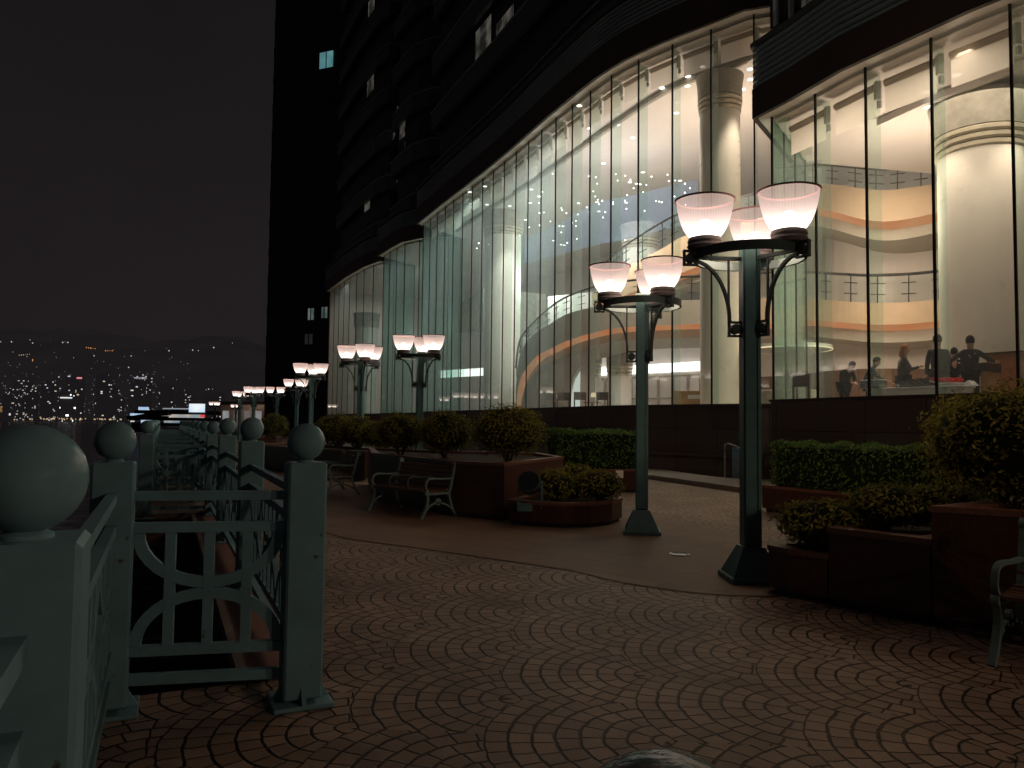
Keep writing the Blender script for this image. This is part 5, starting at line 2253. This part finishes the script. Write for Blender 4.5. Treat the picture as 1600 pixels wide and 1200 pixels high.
reach = dict(elL=(.34, -.16, 1.28), wrL=(.46, -.36, 1.24), haL=(.5, -.43, 1.23), elR=(-.32, -.16, 1.26), wrR=(-.40, -.38, 1.22), haR=(-.42, -.46, 1.21))
person('person in charcoal with arms stretched to the counter, in front of the big column', pl(1517, 16.55), R(140), reach, 'cloth_grey', 'hair_black', 1.70)
q = at(514, 640, 40)
person('small dark figure walking the promenade past the bench, left of the lamp pole', (q.x, q.y, 0), R(160), dict(kneeL=(.10, -.12, .50), ankL=(.10, -.05, .09)), 'cloth_black', 'hair_black', 1.7)

# ------------------------------------------------------------------ rear wing tower
q0, q1 = at(413, 640, 96), at(524, 640, 92)
r = thing('rear_tower', 'dark high-rise wing left of the hotel with one teal lit window', 'building', ((q0.x + q1.x) / 2, (q0.y + q1.y) / 2, 0))
pa = [(q0.x, q0.y), (q1.x, q1.y)]
for k in range(22):
    z = k * 3.7
    MB().slabwall(pa, z, z + 3.7, -18).build('wall', M['dark'], r, world=True)
    MB().slabwall(offset(pa, .07), z + .1, z + 1.2, -.06).build('parapet', M['darkbrown'], r, world=True)


def tower_win(x0, x1, y0, y1, m):
    path = offset(pa, .12)
    a, b, c = ray_on(path, x0, y1), ray_on(path, x1, y1), ray_on(path, x0, y0)
    if not (a and b and c):
        return
    wn = MB().wall([(a.x, a.y), (b.x, b.y)], min(a.z, c.z), max(a.z, c.z)).build('lit_window', m, r, world=True)
    m_ = (a + b) / 2
    mb = MB()
    mb.bar((m_.x, m_.y - .05, min(a.z, c.z)), (m_.x, m_.y - .05, max(a.z, c.z)), .18, .1)
    o = mb.build('glazing_bar', M['dark'], r, world=True)
    o.parent = wn


tower_win(499, 520, 83, 108, emit_var('teal_room', (.10, .27, .30), .55, (.16, .42, .44), .5, (.05, .1, .1)))
dimw = emit_var('dim_room', (.05, .075, .07), .7, (.16, .2, .18), .6, (.05, .05, .05))
tower_win(481, 490, 482, 500, dimw)
tower_win(502, 511, 480, 497, dimw)
tower_win(476, 488, 522, 538, emit_var('dimmest_room', (.02, .02, .02), .5, (.05, .05, .05), .6, (.05, .05, .05)))

# podium block and shop front low beside far lamps
q0, q1 = at(345, 640, 128), at(470, 640, 120)
r = thing('promenade_arcade', 'low pale arcade building far along the promenade behind the distant lamps', 'building', ((q0.x + q1.x) / 2, (q0.y + q1.y) / 2, 0))
MB().slabwall([(q0.x, q0.y), (q1.x, q1.y)], 0, 4.2, -8).build('wall', M['plaster'], r, world=True)
MB().slabwall([(q0.x - .5, q0.y - .6), (q1.x, q1.y - .6)], 4.2, 4.7, -9).build('roof', M['dark'], r, world=True)
for k in range(7):
    a = q0.lerp(q1, (k + .2) / 7.2)
    b = q0.lerp(q1, (k + .8) / 7.2)
    MB().wall([(a.x, a.y - .05), (b.x, b.y - .05)], .6, 3.2).build('shop_window', emit_var('shop_glow', (.5, .55, .6), .16 if k % 3 else .5, (.2, .15, .12), .3), r, world=True)

# ------------------------------------------------------------------ ferry pier
q = at(255, 650, 190)
pier = thing('ferry_pier', 'dark tiered ferry pier with bluish lit decks and a bright screen', 'pier', (q.x, q.y, -3.6))
def pp(mb, name, m, **k):
    return mb.build(name, m, pier, world=True, **k)


def pbox(x0, x1, y0, y1, d, th, name, m):
    """upright slab standing at depth d between the sight lines"""
    a, b = at(x0, y1, d), at(x1, y0, d)
    return pp(MB().box(((a.x + b.x) / 2, d + th / 2, (a.z + b.z) / 2), (abs(b.x - a.x), th, abs(b.z - a.z))), name, m)


pbox(205, 330, 661, 675, 190, 14, 'deck', M['dark'])
ice = emit_var('ice_glow', (.35, .62, 1.0), .75, (.75, .9, 1.0), .25, (.1, .1, .1))
ice2 = emit_var('mixed_glow', (.30, .42, .5), .6, (.9, .75, .6), .35, (.1, .1, .1))
for x0, x1, y0, y1, m, nm in ((203, 232, 646, 649.5, ice, 'lit_deck'), (216, 231, 636, 641, ice, 'lit_deck'), (220, 242, 656, 661, ice, 'lit_deck'),
                          (240, 318, 647, 653, ice2, 'lit_deck'), (256, 310, 657, 661, ice2, 'lit_deck'), (254, 300, 638, 639.2, emit('thin_glow', (.75, .85, 1), .35), 'light_line')):
    pbox(x0, x1, y0, y1, 190, .5, nm, m)
for x0, x1, y0, y1 in ((198, 262, 650, 656), (236, 322, 642, 647), (210, 250, 641, 646), (240, 322, 653, 657)):
    pbox(x0, x1, y0, y1, 189.3, 12, 'roof', M['dark'])
a, b, c = at(192, 652, 188), at(262, 640, 188), at(262, 649, 188)
mb = MB()
mb.add([a, b, c, a + Vector((0, 12, 0)), b + Vector((0, 12, 0)), c + Vector((0, 12, 0))], [(0, 1, 2), (5, 4, 3), (0, 3, 4, 1), (1, 4, 5, 2), (2, 5, 3, 0)])
pp(mb, 'gangway_roof', M['dark'])
pbox(295, 319, 631, 644, 188.5, .6, 'screen', emit_var('screen_glow', (.55, .75, .95), .95, (.95, 1, 1), .22, (.1, .1, .1)))
pbox(313, 319, 648, 652, 188.6, .5, 'red_sign', emit('red_sign', (1, .08, .1), .7))

# ------------------------------------------------------------------ city across the harbour
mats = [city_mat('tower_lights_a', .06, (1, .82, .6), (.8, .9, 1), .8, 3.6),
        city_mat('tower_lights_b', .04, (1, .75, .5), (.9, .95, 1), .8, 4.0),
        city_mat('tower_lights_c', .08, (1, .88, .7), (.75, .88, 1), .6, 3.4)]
CG = 'apartment towers across the harbour'
rnd = random.Random(21)
hgt = lambda y, d: (657 - y) / FPX * d


def ctower(px, wpx, ytop, d, m, label, group=CG, roof=None, dep=14):
    q = at(px, 655, d)
    wd = wpx / FPX * d
    z1 = at(px, ytop, d).z
    r = thing('city_tower', label, 'building', (q.x, q.y, -3.6), R(rnd.uniform(-25, 25)), group)
    H_ = z1 + 3.6
    mb = MB()
    mb.box((0, 0, H_ * .5), (wd, dep, H_))
    mb.box((0, 0, H_ + 2.5), (wd * .5, dep * .5, 5))
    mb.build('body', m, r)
    if roof:
        mb = MB()
        mb.box((0, -dep / 2 - 1, H_ - 4), (wd * .95, 1, roof[1]))
        mb.build('roof_lights', roof[0], r)
    return r


rowlit = emit_var('roof_row', (.9, .92, 1), .5, (.15, .15, .17), .12, (.1, .1, .1))
ctower(222, 24, 588, 1500, mats[2], 'broad far tower topped by a bright horizontal row of lights', None, (rowlit, 3.5))
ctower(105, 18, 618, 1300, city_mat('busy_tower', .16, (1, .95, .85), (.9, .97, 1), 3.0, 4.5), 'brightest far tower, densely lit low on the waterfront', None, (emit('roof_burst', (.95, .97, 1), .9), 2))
ctower(124, 8, 588, 1600, mats[1], 'slim far tower with a small red and white rooftop sign', None, (emit('rw_sign', (1, .35, .4), .8), 3))
ctower(4, 12, 634, 900, mats[1], 'dark waterfront hall with an amber-lit top at the left edge of the photo', None, (emit_var('amber_hall', (1, .6, .25), .3, (.1, .05, .02), .4, (.2, .15, .1)), 7))
for k in range(46):
    px = rnd.uniform(-60, 400)
    d = rnd.uniform(1350, 2100)
    hi = 640 - 70 * math.exp(-((px - 130) / 170) ** 2) * rnd.uniform(.25, 1.0)
    if px > 290:
        hi = rnd.uniform(610, 645)
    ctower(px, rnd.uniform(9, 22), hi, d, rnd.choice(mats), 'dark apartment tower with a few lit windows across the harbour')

# hills behind
mb = MB()
n = 60
prof = []
for i in range(n + 1):
    px = -700 + i * 1700 / n
    y = 560 - 50 * math.exp(-((px - 30) / 190) ** 2) - 28 * math.exp(-((px - 330) / 130) ** 2) + 6 * math.sin(px * .03) + 3 * math.sin(px * .11)
    y = min(y, 640)
    prof.append((px, y))
for i in range(n):
    (p0, y0), (p1, y1) = prof[i], prof[i + 1]
    v = []
    for (pp_, yy) in ((p0, y0), (p1, y1)):
        v.append([at(pp_, 656, 2200), at(pp_, 656 + (yy - 656) * .45, 2700), at(pp_, 656 + (yy - 656) * .85, 3200), at(pp_, yy, 3500)])
    for k in range(3):
        mb.add([v[0][k], v[1][k], v[1][k + 1], v[0][k + 1]], [(0, 1, 2, 3)])
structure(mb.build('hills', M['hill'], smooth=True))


def glints(name, label, pts, m, size):
    mb = MB()
    for p_ in pts:
        s = size * rnd.uniform(.35, .85)
        mb.add([p_ + Vector((-s, 0, -s)), p_ + Vector((s, 0, -s)), p_ + Vector((s, 0, s)), p_ + Vector((-s, 0, s))], [(0, 1, 2, 3)])
    o = mb.build(name, m)
    return tag(o, label, 'lights', None, 'stuff')


M['g_white'] = emit('far_white', (.95, .95, 1.0), .6)
M['g_warm'] = emit('far_warm', (1.0, .72, .42), .6)
M['g_amber'] = emit('far_amber', (1.0, .42, .14), .7)
pts = []
for _ in range(420):
    px = rnd.uniform(-30, 300)
    py = 655 - abs(rnd.gauss(0, 48))
    if py < 530:
        continue
    pts.append(at(px, py, 2150))
glints('hillside_lights', 'scattered pale lights of homes on the dark hillside', pts, emit('far_dim', (.85, .85, .9), .22), 1.3)
pts = [at(px, py, 2140) for px, py in ((1, 534), (18, 534), (47, 531), (51, 536), (98, 535), (106, 535), (115, 559), (42, 557), (92, 589), (334, 543), (363, 536), (288, 613), (326, 608), (332, 608), (322, 609), (207, 616), (146, 616), (262, 626), (201, 574), (187, 586), (264, 548), (301, 547), (310, 548), (205, 556), (147, 556), (20, 550), (94, 607), (83, 621), (105, 621), (115, 621), (121, 625), (100, 627), (110, 628), (148, 648), (199, 634))]
glints('hillside_lights', 'brighter single white lights dotted over the far city', pts, M['g_white'], 1.9)
pts = [at(135 + k * 3.4, 543 + k * .45, 2140) for k in range(5)] + [at(165 + k * 3.5, 548, 2140) for k in range(4)] + [at(51, 562 + k, 2140) for k in range(3)]
glints('hillside_lights', 'orange row of road lights high on the hillside', pts, M['g_amber'], 1.9)
pts = [at(30 + k * 3.2, 555 - k * .3, 2140) for k in range(6)] + [at(rnd.uniform(-20, 190), 655 + rnd.uniform(-1.2, 1.0), 1280) for _ in range(70)] + [at(41, 648, 1270), at(41.7, 647, 1270), at(40, 648.5, 1270), at(27, 647, 1270), at(63, 652, 1270), at(77, 653, 1270), at(86, 652, 1270)]
glints('waterfront_lights', 'warm chain of small lights along the far waterfront', pts, M['g_warm'], 1.4)
